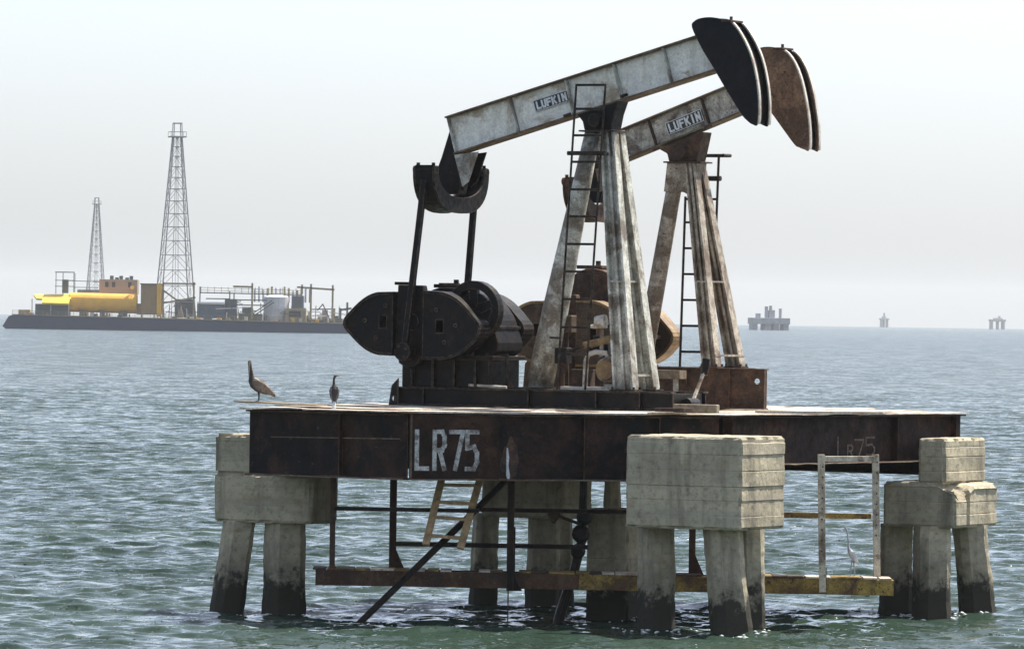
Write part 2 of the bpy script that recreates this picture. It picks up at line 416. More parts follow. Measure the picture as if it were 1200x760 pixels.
    def chop(scale, det, amp):      # unresolved wavelets: steep lee faces, so their normals lean one way (down wind)
        w_ = wob(scale, det, .6, amp, (1, 1.4, 1)); sp3 = N(t, 'ShaderNodeSeparateXYZ'); t.links.new(w_, sp3.inputs[0])
        ab = N(t, 'ShaderNodeMath', operation='ABSOLUTE'); t.links.new(sp3.outputs[1], ab.inputs[0])
        ng = N(t, 'ShaderNodeMath', operation='MULTIPLY'); t.links.new(ab.outputs[0], ng.inputs[0]); ng.inputs[1].default_value = -1
        cx3 = N(t, 'ShaderNodeCombineXYZ'); t.links.new(sp3.outputs[0], cx3.inputs[0]); t.links.new(ng.outputs[0], cx3.inputs[1]); return cx3.outputs[0]
    large = vadd(large, vscale(vadd(chop(1.1, 3, 1.3), chop(.22, 3, 1.5)), ra))
    spark = vscale(wob(13, 2, .6, 7.5, (1, 1, 1)), ramp(t, noise_tex(t, 7, 3, .6, pos=True), .575, .66))
    nn_ = vadd(N(t, 'ShaderNodeNewGeometry').outputs['Normal'], vadd(vadd(small, large), spark))
    b2 = N(t, 'ShaderNodeVectorMath', operation='NORMALIZE'); t.links.new(nn_, b2.inputs[0])
    t.links.new(b2.outputs[0], b.inputs['Normal'])
    me.materials.append(m)
    o = bpy.data.objects.new('sea', me); col.objects.link(o); o['kind'] = 'structure'
    return o
sea()

# ------------------------------------------------------------------ concrete piers
A27 = R(27); UX = Vector((math.cos(A27), -math.sin(A27), 0)); VX = Vector((math.sin(A27), math.cos(A27), 0))

def cap_mesh(mb, org, a, b, z0, z1, seed, boards, chip=.07, special=None):
    """board-marked concrete block; org = its left front bottom corner (world), a along U, b along V"""
    joints = [0]; rg = random.Random(seed)
    while joints[-1] < z1 - z0: joints.append(joints[-1] + boards * rg.uniform(.8, 1.25))
    offs = [rg.uniform(-.010, .010) for _ in joints]
    tilt = [rg.uniform(-.006, .016) for _ in joints]; deep = [rg.uniform(.25, 1.0) for _ in joints]
    def disp(p, n, order):
        d = Vector((0, 0, 0))
        if abs(n.z) < .9:
            k = max(i for i, j in enumerate(joints) if j <= p.z + 1e-6); k2 = min(range(len(joints)), key=lambda i: abs(p.z - joints[i]))
            o = offs[k] + tilt[k] * (1 - (p.z - joints[k]) / boards)
            if abs(p.z - joints[k2]) < .006 and k2: o -= .022 * deep[k2] * max(.1, .75 + nz(p, 1.6, seed + k2))
            d += Vector((n.x, n.y, 0)) * (o * (1.0 if n.x > .4 else .5))
        d += n * (.010 * nz(p, 2.3, seed) + .006 * nz(p, 9, seed))
        if order > 1:
            e = nz(p, 3.2, seed + 3)
            d -= n * (chip * (.35 + max(0, e) * 2.6 + .5 * abs(nz(p, 11, seed + 5))))
        if special: d += special(p, n)
        return d
    zz = {0.0, z1 - z0}
    for j in joints[1:]:
        for q in (-.014, 0, .014):
            if .01 < j + q < z1 - z0 - .01: zz.add(round(j + q, 4))
    base_z = sorted(zz); zz = []
    for p_, q_ in zip(base_z[:-1], base_z[1:]):
        m_ = max(1, round((q_ - p_) / .055)); zz += [p_ + (q_ - p_) * i / m_ for i in range(m_)]
    vs, fs = lattice_box(a, b, z1 - z0, .055, disp, zz + [z1 - z0])
    O = Vector(org)
    mb.add([(O.x + UX.x * p.x + VX.x * p.y, O.y + UX.y * p.x + VX.y * p.y, z0 + p.z) for p in vs], fs)

def pile_mesh(top, bot, wt, wb, seed, ang=-A27, rows=44, rough=.02):
    """battered chamfered square pile with a ragged, worn surface"""
    mb = MB(); n = 24; prof = []
    for j in range(n):
        t = 2 * math.pi * j / n; c, s = math.cos(t), math.sin(t)
        m = max(abs(c), abs(s), (abs(c) + abs(s)) * .80); prof.append((c / m, s / m))
    vs = []; fs = []; T, B = Vector(top), Vector(bot)
    for i in range(rows):
        f = i / (rows - 1); C = B.lerp(T, f); ww = (wb + (wt - wb) * f) / 2
        for (c, s) in prof:
            x, y = c * ww, s * ww; p = Vector((x * math.cos(ang) - y * math.sin(ang), x * math.sin(ang) + y * math.cos(ang), 0)) + C
            q = (p.x, p.y, p.z * .6)
            e = 1 + (rough * 1.6 * nz(q, 2.2, seed) + rough * nz(p, 7, seed)) / ww * .8
            if abs(c) > .75 and abs(s) > .75: e -= max(0, nz(q, 2.5, seed + 9)) * .20
            if p.z < .9: e += .06 * (.9 - max(p.z, 0)) * (.6 + nz(p, 5, seed))
            vs.append((C.x + (p.x - C.x) * e, C.y + (p.y - C.y) * e, C.z))
    for i in range(rows - 1):
        for j in range(n):
            a, b = i * n + j, i * n + (j + 1) % n; fs.append((a, b, b + n, a + n))
    fs.append(tuple(range(n - 1, -1, -1))); fs.append(tuple((rows - 1) * n + j for j in range(n)))
    return mb.add(vs, fs)

def pier(label, org, blocks, piles, seed, mat='concrete'):
    e = thing('concrete_pier', label, 'pier', (org[0], org[1], 0), 0, 'concrete piers carrying the platform')
    for q, (du, dv, a, b, z0, z1, bd, sp) in enumerate(blocks):
        mb = MB(); O = Vector((org[0], org[1], 0)) + UX * du + VX * dv
        cap_mesh(mb, O, a, b, z0, z1, seed + q * 11, bd, special=sp); mb.build('pile_cap', mat, e)
    for q, (tx, ty, bx, by, zt, wt) in enumerate(piles):
        dx, dy = (bx - tx), (by - ty); k = (zt + 1.5) / zt
        pile_mesh((tx, ty, zt + .03), (tx + dx * k, ty + dy * k, -1.5), wt, wt * 1.04, seed * 3 + q).build('pile', mat, e, smooth=False)
    return e

pier('big board-marked concrete block with its right side sunlit, standing nearest on three piles', (2.05, 110.2),
     [(0, 0, 2.25, 1.9, 1.88, 3.52, .26, None)],
     [(2.62, 110.9, 2.66, 110.9, 1.88, .66), (3.78, 110.1, 3.96, 109.9, 1.88, .70), (4.30, 111.5, 4.36, 111.4, 1.88, .52)], 3)
pier('stepped concrete pile cap on two leaning piles at the left end of the platform', (-5.5, 115.4),
     [(0, 0, 2.08, 1.05, 1.70, 2.60, .30, None), (.0, .01, .80, 1.03, 2.585, 3.33, .36, None)],
     [(-5.02, 115.5, -5.22, 115.4, 1.70, .62), (-4.16, 115.3, -4.16, 115.3, 1.70, .78)], 17)
def broken(p, n):
    d = Vector((0, 0, 0))
    if p.z > .5 and p.x > 1.15:          # spalled top edge with a crack
        k = max(0, 1 - abs(p.y - .35) / .5)
        d.z -= (.30 * k + .05) * min(1, (p.x - 1.15) / .25) * min(1, (p.z - .5) / .3)
        d.x -= .10 * k * (p.z - .5) / .35
    if abs(p.y - .62) < .05 and p.x > 1.3: d.x -= .06
    return d
pier('cracked concrete pile cap with a broken sunlit ledge at the right end of the platform', (7.10, 118.15),
     [(0, 0, 1.50, 2.08, 1.70, 2.56, .24, broken), (.70, .03, .55, 2.02, 2.53, 3.39, .23, None)],
     [(7.42, 118.9, 7.42, 118.9, 1.70, .62), (8.03, 117.95, 8.03, 117.9, 1.70, .70), (8.82, 118.9, 8.98, 118.85, 1.70, .66)], 29)
pier('dark shaded concrete pier standing furthest back below the deck', (-.55, 119.6),
     [(0, 0, 1.75, 1.3, 1.72, 2.50, .3, None)],
     [(-.45, 119.9, -.48, 119.9, 1.75, .52), (.68, 119.6, .66, 119.6, 1.75, .62), (.98, 120.4, 1.02, 120.4, 1.75, .5)], 41, 'concrete')
cc = thing('concrete_column', 'squat square concrete column with a thin post on top, behind the nearest block', 'column', (1.4, 114.6, 0))
mb = MB(); cap_mesh(mb, (1.42, 114.75, 0), .86, .8, -1.5, 2.07, 55, .9, chip=.06); mb.build('shaft', 'concrete', cc)
mb = MB(); mb.add(*[pile_mesh((1.90, 115.0, 2.60), (1.90, 115.0, 2.05), .30, .32, 60, rows=6).v, pile_mesh((1.90, 115.0, 2.60), (1.90, 115.0, 2.05), .30, .32, 60, rows=6).f]); mb.build('post', 'concrete', cc)

# ------------------------------------------------------------------ steel deck
P0, P1, P2, P3 = Vector((-4.76, 113.5, 0)), Vector((-1.81, 111.5, 0)), Vector((3.78, 112.8, 0)), Vector((8.68, 120.0, 0))
P4, P5 = Vector((4.6, 123.4, 0)), Vector((-.9, 121.9, 0))
ZG = 3.82
deck = thing('steel_deck', 'rust-dark steel deck frame stencilled LR75, carried on the concrete piers', 'platform', (0, 116, 2.6))
def girder(a, b, zt, depth, mat, width=.28, stiff=(), lip=None, label=None):
    mb = MB().ibeam((a.x, a.y, zt), (b.x, b.y, zt), depth, width, .03, .025)
    g = mb.build('girder', mat, deck, bevel=.006)
    if label: g['label'] = label
    d = (b - a).normalized(); n = Vector((d.y, -d.x, 0))
    for s in stiff:
        p = a + d * s
        MB().bar((p.x + n.x * .075, p.y + n.y * .075, zt - depth + .035), (p.x + n.x * .075, p.y + n.y * .075, zt - .035), .12, .018, side=n).build('stiffener', mat, g)
    # ragged lower lip of the flange, its lit edge painted as a pale line
    if lip:
        m2 = MB(); L = (b - a).length; k = int(L / .12); pts = []
        for i in range(k + 1):
            p = a + d * (L * i / k) + n * (width / 2 + .006); z = zt - depth + .012 + .010 * nz((p.x, p.y, 0), 3, 4)
            pts.append(((p.x, p.y, z), .012 + .006 * nz((p.x, p.y, 1), 5, 2), .014))
        m2.loft(pts, 6).build('flange_edge', lip, g)
    return g
dL = (P1 - P0).normalized(); dF = (P2 - P1).normalized(); dR = (P3 - P2).normalized()
nF = Vector((dF.y, -dF.x, 0)); nR = Vector((dR.y, -dR.x, 0)); nL = Vector((dL.y, -dL.x, 0))
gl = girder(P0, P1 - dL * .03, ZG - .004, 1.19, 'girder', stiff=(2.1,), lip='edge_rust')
a_, b_ = P0 + nL * .02 + dL * .5, P1 + nL * .02 - dL * .2
MB().bar((a_.x, a_.y, 3.33), (b_.x, b_.y, 3.36), .02, .012, side=(0, 0, 1)).build('weld_seam', 'edge_rust', gl)
# plated front girder: outer face plate flush over the flanges
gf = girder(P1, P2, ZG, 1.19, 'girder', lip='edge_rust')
mb = MB(); a = P1 + nF * .145; b = P1 + dF * 1.62 + nF * .145
mb.bar((a.x, a.y, ZG - .60), (b.x, b.y, ZG - .60), .012, 1.13).build('face_plate', 'girder_r', gf)
mb = MB(); a = P1 + dF * 1.63 + nF * .06; b = P2 + nF * .06
for s in (3.2, 4.6):
    p = P1 + dF * s + nF * .078
    MB().bar((p.x, p.y, ZG - 1.155), (p.x, p.y, ZG - .035), .12, .018, side=nF).build('stiffener', 'girder', gf)
p = P1 + nF * .15
MB().bar((p.x, p.y, ZG - 1.18), (p.x, p.y, ZG - .01), .035, .03).build('end_angle', 'edge_rust', gf)
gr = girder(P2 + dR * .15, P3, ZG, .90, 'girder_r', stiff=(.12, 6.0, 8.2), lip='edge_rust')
girder(P3 - dR * .1 + Vector((-.3, .3, 0)), P4, ZG, 1.19, 'girder')
girder(P4, P5, ZG, 1.19, 'girder'); girder(P5, P0 + Vector((.15, .25, 0)), ZG, 1.19, 'girder')
for s in (.2, .4, .6, .8):
    a = P0.lerp(P3, s) + VX * -.0; q0 = P1.lerp(P2, s) + Vector((0, .35, 0)); q1 = P5.lerp(P4, s) - Vector((0, .35, 0))
    MB().ibeam((q0.x, q0.y, ZG - .04), (q1.x, q1.y, ZG - .04), .75, .2).build('cross_beam', 'girder', deck)
# stencilled writing, one mesh per character
for ch, x0, wd in (('L', .075, .22), ('R', .40, .21), ('7', .70, .24), ('5', 1.00, .21)):
    mb = MB(); o = P1 + dF * (x0 + .03) + nF * .152
    glyph(mb, ch, (o.x, o.y, 2.84), dF, (0, 0, 1), nF, wd - .03, .66, .078, .004)
    mb.build('stencil_letter', 'stencil', gf)
for ch, px, zb, hh, wd in (('L', .0, 3.03, .40, .09), ('R', .36, 3.06, .22, .11), ('7', .62, 3.03, .35, .2), ('5', 1.02, 3.09, .33, .2)):
    mb = MB(); o = P2 + dR * (4.15 + px) + nR * .016
    glyph(mb, ch, (o.x, o.y, zb - .02), dR, (0, 0, 1), nR, wd * 1.5, hh, .035, .004); mb.build('brushed_letter', 'chalk', gr)
mb = MB(); o = P1 + dF * 1.80 + nF * .02
pts = [((o.x, o.y, 3.22), .012, .008), ((o.x + .01, o.y, 3.05), .028, .008), ((o.x + .005, o.y, 2.9), .02, .008), ((o.x + .02, o.y, 2.72), .035, .008), ((o.x + .03, o.y, 2.66), .02, .008)]
mb.loft(pts, 8, up=(0, 1, 0)).build('paint_drip', 'letter_white', gf)
def blob(cx, cz, rx, rz, seed, n=36):
    return [(cx + rx * math.cos(q * 2 * math.pi / n) * (1 + .5 * nz((math.cos(q * 2 * math.pi / n), math.sin(q * 2 * math.pi / n), 0), 1.8, seed)), cz + rz * math.sin(q * 2 * math.pi / n) * (1 + .5 * nz((math.cos(q * 2 * math.pi / n), math.sin(q * 2 * math.pi / n), 0), 1.8, seed))) for q in range(n)]
mb = MB().prism(blob(1.86, 2.96, .15, .33, 2), -.0165, -.013)
mb.moved(lambda p: P1 + dF * p.x + nF * -p.y + Vector((0, 0, p.z))).build('rust_patch', 'dark_rust', gf)

# deck plates clipped to the deck outline
def clip(poly, n, d):
    out = []
    for i in range(len(poly)):
        p, q = poly[i], poly[(i + 1) % len(poly)]; a, b = p.dot(n) - d, q.dot(n) - d
        if a >= 0: out.append(p)
        if a * b < 0: out.append(p.lerp(q, a / (a - b)))
    return out
outline = [P0 - dL * .12 + nL * .18, P1 + (nL + nF) * .11, P2 + (nF + nR) * .10, P3 + nR * .16 + dR * .10, P4 + Vector((.1, .15, 0)), P5 + Vector((-.15, .15, 0))]
rg = random.Random(4)
umin, umax = -12.0, 12.0
cuts_u = [-60]; 
base = Vector((1.5, 115.5, 0))
ustarts = [-7.5, -5.2, -3.4, -1.3, .55, 2.3, 4.0, 6.4, 9.0]
vstarts = [-6.0, -1.9, 1.2, 4.2, 8.0, 13.0]
for i in range(len(ustarts) - 1):
    for j in range(len(vstarts) - 1):
        sh = rg.uniform(-.4, .4) if j else 0
        pl = outline[:]
        for n, d in ((UX, base.dot(UX) + ustarts[i] + .008), (-UX, -(base.dot(UX) + ustarts[i + 1] - .008)), (VX, base.dot(VX) + vstarts[j] + .008), (-VX, -(base.dot(VX) + vstarts[j + 1] - .008))):
            pl = clip(pl, n, d)
            if len(pl) < 3: break
        if len(pl) < 3: continue
        z0 = ZG + .012 + rg.choice((0, .004, .012)); th = rg.choice((.02, .03, .045))
        c = sum(pl, Vector()) / len(pl)
        # fine rim so the plate edge can warp
        rim = []
        for k in range(len(pl)):
            p, q = pl[k], pl[(k + 1) % len(pl)]; m = max(1, int((q - p).length / .25))
            rim += [p.lerp(q, s / m) for s in range(m)]
        jag = [p + (p - c).normalized() * (.05 * nz((p.x, p.y, 0), 1.7, i + j)) for p in rim]
        wz = [max(0, .035 * nz((p.x, p.y, 0), .9, 3.3 * i + j)) for p in rim]
        mb = MB(); n = len(jag)
        vs = [(p.x, p.y, z0 + w_) for p, w_ in zip(jag, wz)] + [(p.x, p.y, z0 + w_ + th) for p, w_ in zip(jag, wz)] + [(c.x, c.y, z0), (c.x, c.y, z0 + th)]
        fs = [(k, (k + 1) % n, n + (k + 1) % n, n + k) for k in range(n)] + [((k + 1) % n, k, 2 * n) for k in range(n)] + [(n + k, n + (k + 1) % n, 2 * n + 1) for k in range(n)]
        mb.add(vs, fs).build('deck_plate', 'pale_deck', deck)
ZD = ZG + .062
for (a, b, back, wd, dz) in ((P0, P1, .55, .7, .05), (P1, P1.lerp(P2, .45), .7, .8, .055), (P1.lerp(P2, .5), P2, .6, .7, .05), (P2, P2.lerp(P3, .45), .6, .8, .05), (P2.lerp(P3, .5), P3, .7, .8, .045)):
    d = (b - a).normalized(); inn = Vector((-d.y, d.x, 0)); L = (b - a).length; k = int(L / .2); vs = []; fs = []
    for i in range(k + 1):
        for q, off in enumerate((back, back + wd)):
            p = a + d * (L * (.04 + .92 * i / k)) + inn * (off + .06 * nz((i, q, L), .7)); z = ZG + dz + .03 * max(0, nz((p.x, p.y, L), .8, 5))
            vs += [(p.x, p.y, z), (p.x, p.y, z + .012)]
        if i:
            o = 4 * i; fs += [(o - 4, o - 3, o + 1, o), (o - 2, o, o + 2, o - 2)[:0] or (o - 3, o - 1, o + 3, o + 1), (o - 1, o - 2, o + 2, o + 3), (o - 2, o - 4, o, o + 2)]
    fs += [(0, 2, 3, 1), (4 * k, 4 * k + 1, 4 * k + 3, 4 * k + 2)]
    MB().add(vs, fs).build('deck_plate', 'pale_deck', deck)

# ------------------------------------------------------------------ pumping units
def pump(name, label, loc, sp):
    e = thing(name, label, 'pumpjack', loc, -A27, 'oil pumping units on the platform', world=False)
    zo = loc[2]
    def Z(z): return z - zo
    def pz(poly): return [(x, Z(z)) for x, z in poly]
    # --- skid
    s = sp['skid']
    for sg in (-1, 1):
        u1 = s['u1'] if sg < 0 else s.get('u1far', s['u1'])
        mb = MB(); h0, h1 = Z(s['z0']), Z(s['z1']); v = sg * s['v']
        mb.box(s['u0'], u1, v - .10, v + .10, h1 - .025, h1); mb.box(s['u0'], u1, v - .10, v + .10, h0, h0 + .025)
        if s.get('hole') and sg < 0:
            cu, cz, cr = s['hole']; cz = Z(cz)
            mb.ring([(s['u0'] + 3, h0 + .026), (u1, h0 + .026), (u1, h1 - .026), (s['u0'] + 3, h1 - .026)],
                    [(cu + cr * math.cos(q * math.pi / 8), cz + cr * math.sin(q * math.pi / 8)) for q in range(16)], v - .012, v + .012)
            mb.box(s['u0'], s['u0'] + 2.999, v - .012, v + .012, h0 + .026, h1 - .026)
        else: mb.box(s['u0'], u1, v - .012, v + .012, h0 + .026, h1 - .026)
        k = mb.build('skid_beam', s['mat'], e, bevel=.006)
        for uu in s['stiff']:
            if uu < u1: MB().box(uu - .012, uu + .012, v - .09, v - .014, h0 + .027, h1 - .027).build('stiffener', s['mat'], k)
    for uu in s['cross']:
        MB().box(uu - .06, uu + .06, -s['v'] + .105, s['v'] - .105, Z(s['z0']) + .02, Z(s['z1']) - .03).build('cross_member', s['mat'], e)
    # --- A-frame: two front legs (wide-flange) and a rear leg
    L = sp['legs']; zb = Z(s['z1']); zt = Z(L['zt'])
    for sg in (-1, 1):
        a = Vector((L['fu'], sg * L['fv'], zb)); b = Vector((L['tu'], sg * .14, zt))
        mb = MB(); d = (b - a).normalized(); vdir = Vector((0, 1, 0)); k = (vdir - d * vdir.dot(d)).normalized(); hh = d.cross(k)
        w0, w1 = L['fw']
        for off in (-1, 1):
            mb.bar(a + hh * (w0 / 2 * off), b + hh * (w1 / 2 * off), .045, .26, .04, .22, side=hh)
        mb.bar(a, b, w0 - .045, .03, w1 - .04, .03, side=hh)
        mb.bar(a + k * .055, b + k * .055, .05, .075, .05, .07, side=hh); mb.bar(a - k * .055, b - k * .055, .05, .075, .05, .07, side=hh)
        lg = mb.build('front_leg', L['mat'], e, bevel=.004)
        MB().box(L['fu'] - w0 * .7, L['fu'] + w0 * .7, sg * L['fv'] - .17, sg * L['fv'] + .17, zb, zb + .03).build('foot_plate', s['mat'], lg)
        for bu, bv in ((-.6, -.13), (.6, -.13), (-.6, .13), (.6, .13)):
            MB().tube((L['fu'] + bu * w0, sg * L['fv'] + bv, zb + .03), (L['fu'] + bu * w0, sg * L['fv'] + bv, zb + .075), .022, n=6).build('bolt', 'black_steel', lg)
    f = .42; q = L['fu'] + (L['tu'] - L['fu']) * f; zz = zb + (zt - zb) * f; vv = L['fv'] * (1 - f) + .14 * f
    MB().bar((q, -vv - .1, zz), (q, vv + .1, zz), .26, .03, side=(1, 0, 0)).build('leg_tie', L['mat'], e)
    f = .06; q = L['fu'] + (L['tu'] - L['fu']) * f; zz = zb + (zt - zb) * f
    MB().bar((q + .14, -L['fv'] - .1, zz), (q + .14, L['fv'] + .1, zz), .05, .04, side=(1, 0, 0)).build('leg_tie', L['mat'], e)
    mb = MB(); a = Vector((L['ru'], 0, zb)); b = Vector((L['rtu'], 0, zt)); r0, r1 = L['rr']
    mb.loft([(a, r0, r0), (a.lerp(b, .3), r0 * .86 + r1 * .14, r0 * .86 + r1 * .14), (a.lerp(b, .75), (r0 + r1 * 2.4) / 3.4, (r0 + r1 * 2.4) / 3.4), (b, r1, r1)], 28)
    rl = mb.build('rear_leg', L['mat'], e, smooth=True)
    MB().box(L['ru'] - r0 * 1.3, L['ru'] + r0 * 1.3, -r0 * 1.4, r0 * 1.4, zb, zb + .03).build('foot_plate', s['mat'], rl)
    if L.get('gusset'): MB().prism(pz(L['gusset']), -.20, .20).build('gusset', L['mat'], e, bevel=.01)
    # --- centre bearing
    S = sp['saddle']
    cb = MB().prism(pz(S['poly']), -.21, .21).build('centre_bearing', S['mat'], e, bevel=.02)
    MB().box(S['pu'][0], S['pu'][1], -.28, .28, Z(S['pz']) - .03, Z(S['pz'])).build('cap_plate', S['mat'], cb)
    for q in S['bolts']:
        MB().tube((q[0], -.22, Z(q[1]) + .02), (q[0] + .14, -.22, Z(q[1]) + .06), .03, n=8).build('bolt', S['mat'], cb)
    MB().tube((sum(S['pu']) / 2, -.38, Z(S['pz']) + .18), (sum(S['pu']) / 2, .38, Z(S['pz']) + .18), .12, n=16).build('bearing_shaft', S['mat'], cb)
    # --- walking beam (I section): origin at tail top, along slope
    B = sp['beam']; t0 = Vector((B['tail'][0], 0, Z(B['tail'][1]))); ang = R(B['ang']); dx = Vector((math.cos(ang), 0, math.sin(ang))); dz = Vector((-math.sin(ang), 0, math.cos(ang)))
    Lb, D, W = B['len'], B['depth'], B['w']
    def bp(x, y, z): p = t0 + dx * x + dz * z; return (p.x, y, p.z)
    def bbox(x0, x1, y0, y1, z0, z1): return MB().box(x0, x1, y0, y1, z0, z1).moved(lambda p: Vector(bp(p.x, p.y, p.z)))
    wb = bbox(0, Lb, -.05, .05, -D + .03, -.03).build('walking_beam', B['mat'], e)
    bbox(-.02, Lb, -W / 2, W / 2, -.03, 0).build('flange', B['fmat'], wb, bevel=.005)
    bbox(-.02, Lb, -W / 2, W / 2, -D, -D + .03).build('flange', B['fmat'], wb, bevel=.005)
    for x in [0.012] + B['stiff']:
        for sg in (-1, 1):
            y = sorted((sg * .052, sg * (W / 2 - .035))); bbox(x - .012, x + .012, y[0], y[1], -D + .031, -.031).build('stiffener', B['smat'], wb)
    xs = [0.03] + B['stiff'] + [Lb]
    for i in range(len(xs) - 1):
        for sg in (-1, 1):
            y = sorted((sg * .0515, sg * .066)); bbox(xs[i] + .03, xs[i + 1] - .03, y[0], y[1], -D + .055, -.05).build('web_panel', B['mat'], wb, bevel=.004)
    # name plate with raised letters and rim
    x0, z0, pw, ph = B['plate']
    pl = bbox(x0, x0 + pw, -.100, -.068, z0, z0 + ph).build('name_plate', 'sign_black', e, bevel=.003)
    rm = MB()
    for bx in ((x0, x0 + pw, z0, z0 + .012), (x0, x0 + pw, z0 + ph - .012, z0 + ph), (x0, x0 + .012, z0 + .0125, z0 + ph - .0125), (x0 + pw - .012, x0 + pw, z0 + .0125, z0 + ph - .0125)):
        rm.box(bx[0], bx[1], -.106, -.1005, bx[2], bx[3])
    rm.moved(lambda p: Vector(bp(p.x, p.y, p.z))).build('plate_rim', 'letter_white', pl)
    cw = pw / 6.4
    for i, ch in enumerate('LUFKIN'):
        mb = MB(); xx = x0 + .05 + i * (pw - .08) / 6 + (0.0 if ch != 'I' else .0)
        glyph(mb, ch, bp(xx + .014, -.101, z0 + .045), dx, dz, (0, -1, 0), (pw - .08) / 6 * .62, ph - .095, .036, .006)
        mb.build('letter', 'letter_white', pl)
    # --- horse head: two cheek plates, curved track with rims
    Hh = dict(sp['head']); raw = Hh['poly']; nr_ = len(raw); fine_ = []; start = {}
    for i in range(nr_):
        start[i] = len(fine_); p0_, p1_, p2_, p3_ = raw[i - 1], raw[i], raw[(i + 1) % nr_], raw[(i + 2) % nr_]
        for s_ in range(4):
            f = s_ / 4
            fine_.append(tuple(.5 * (2 * p1_[k] + (p2_[k] - p0_[k]) * f + (2 * p0_[k] - 5 * p1_[k] + 4 * p2_[k] - p3_[k]) * f * f + (3 * p1_[k] - p0_[k] - 3 * p2_[k] + p3_[k]) * f ** 3) for k in (0, 1)))
    Hh['arc'] = (start[Hh['arc'][0]], start[Hh['arc'][1] - 1] + 1); Hh['poly'] = fine_
    poly = pz(Hh['poly']); hv = Hh['v']
    hd = MB().prism(poly, -hv, -hv + .03).build('horse_head', Hh['mat'], e, bevel=.004); hd['label'] = Hh['label']
    MB().prism(poly, hv - .03, hv).build('cheek_plate', Hh['mat'], hd, bevel=.004)
    arc = pz(Hh['poly'][Hh['arc'][0]:Hh['arc'][1]])
    def ribbon(y0, y1, out0, out1):
        """curved strip following the arc, from y0 to y1, between two offsets outwards"""
        mb = MB(); m = len(arc); vs = []; fs = []
        for i, p in enumerate(arc):
            a_, b_ = arc[max(i - 1, 0)], arc[min(i + 1, m - 1)]; tx, tz = b_[0] - a_[0], b_[1] - a_[1]; l_ = math.hypot(tx, tz); nx_, nz_ = -tz / l_, tx / l_
            if nx_ < 0: nx_, nz_ = -nx_, -nz_
            for (yy, oo) in ((y0, out0), (y1, out0), (y1, out1), (y0, out1)): vs.append((p[0] + nx_ * oo, yy, p[1] + nz_ * oo))
            if i:
                o = 4 * i
                for q in range(4): fs.append((o - 4 + q, o - 4 + (q + 1) % 4, o + (q + 1) % 4, o + q))
        fs += [(0, 1, 2, 3), (4 * m - 1, 4 * m - 2, 4 * m - 3, 4 * m - 4)]
        return mb.add(vs, fs)
    ribbon(-hv + .032, hv - .032, -.08, -.06).build('track_plate', 'black_steel', hd)
    ribbon(-hv - .012, -hv + .065, .003, .03).build('track_rim', 'rim_light', hd); ribbon(hv - .065, hv + .012, .003, .03).build('track_rim', 'rim_light', hd)
    q = arc[0]
    MB().box(q[0] - .22, q[0] - .02, -hv - .02, hv + .02, q[1] + .03, q[1] + .07).build('wireline_clamp', 'dark_rust', hd, bevel=.006)
    MB().tube((q[0] - .12, -.04, q[1] + .071), (q[0] - .12, -.04, q[1] + .14), .03, n=8).build('hook', 'dark_rust', hd)
    # --- tail bearing bracket and equalizer yoke
    E_ = sp['eq']
    for sg in (-1, 1):
        MB().prism(pz(E_['bracket']), sg * .17 - .012, sg * .17 + .012).build('tail_bracket', L['mat'] if sg < 0 else 'black_steel', e, bevel=.003)
    MB().prism(pz(E_['tailback']), -.15, .15).build('tail_bearing', 'black_steel', e, bevel=.015)
    MB().tube((E_['u'] - .30, 0, Z(E_['pinz'])), (E_['u'] + .30, 0, Z(E_['pinz'])), .09, n=14).build('tail_pin', 'black_steel', e)
    hw, zt_, zb_ = E_['half'], Z(E_['zt']), Z(E_['zb']); n = 20
    outer = []; inner = []
    for i in range(n + 1):
        t = math.pi * i / n; c, s_ = math.cos(t), math.sin(t)
        outer.append((-hw * (abs(c) ** .75) * (1 if c > 0 else -1), zt_ - (zt_ - zb_) * s_ ** .8))
        inner.append((-(hw - .17) * (abs(c) ** .85) * (1 if c > 0 else -1), zt_ - (zt_ - zb_ - .30) * s_ ** .85))
    mb = MB(); uu = E_['u']
    for (ua, ub, O, I) in ((uu - E_['w'] / 2, uu - E_['w'] / 2 + .04, outer, inner), (uu + E_['w'] / 2 - .04, uu + E_['w'] / 2, outer, inner)):
        vs = [(ua, y, z) for y, z in O] + [(ua, y, z) for y, z in I] + [(ub, y, z) for y, z in O] + [(ub, y, z) for y, z in I]; m = n + 1; fs = []
        for i in range(n):
            fs += [(i, i + 1, m + i + 1, m + i), (2 * m + i + 1, 2 * m + i, 3 * m + i, 3 * m + i + 1), (i + 1, i, 2 * m + i, 2 * m + i + 1), (m + i, m + i + 1, 3 * m + i + 1, 3 * m + i)]
        fs += [(0, m, 3 * m, 2 * m), (m - 1, 3 * m - 1, 4 * m - 1, 2 * m - 1)]
        mb.add(vs, fs)
    ey = mb.build('equalizer_yoke', E_['mat'], e, bevel=.006)
    mb = MB(); ua, ub = uu - E_['w'] / 2 + .0405, uu + E_['w'] / 2 - .0405
    O = [(y * .985, z + .02) for y, z in outer]; I = [(y * .985 if abs(y) < .1 else y - math.copysign(.04, y), z + .055) for y, z in outer]; m = n + 1
    vs = [(ua, y, z) for y, z in O] + [(ua, y, z) for y, z in I] + [(ub, y, z) for y, z in O] + [(ub, y, z) for y, z in I]; fs = []
    for i in range(n):
        fs += [(i, i + 1, m + i + 1, m + i), (2 * m + i + 1, 2 * m + i, 3 * m + i, 3 * m + i + 1), (i + 1, i, 2 * m + i, 2 * m + i + 1), (m + i, m + i + 1, 3 * m + i + 1, 3 * m + i)]
    mb.add(vs, fs).build('yoke_web', E_['mat'], ey)
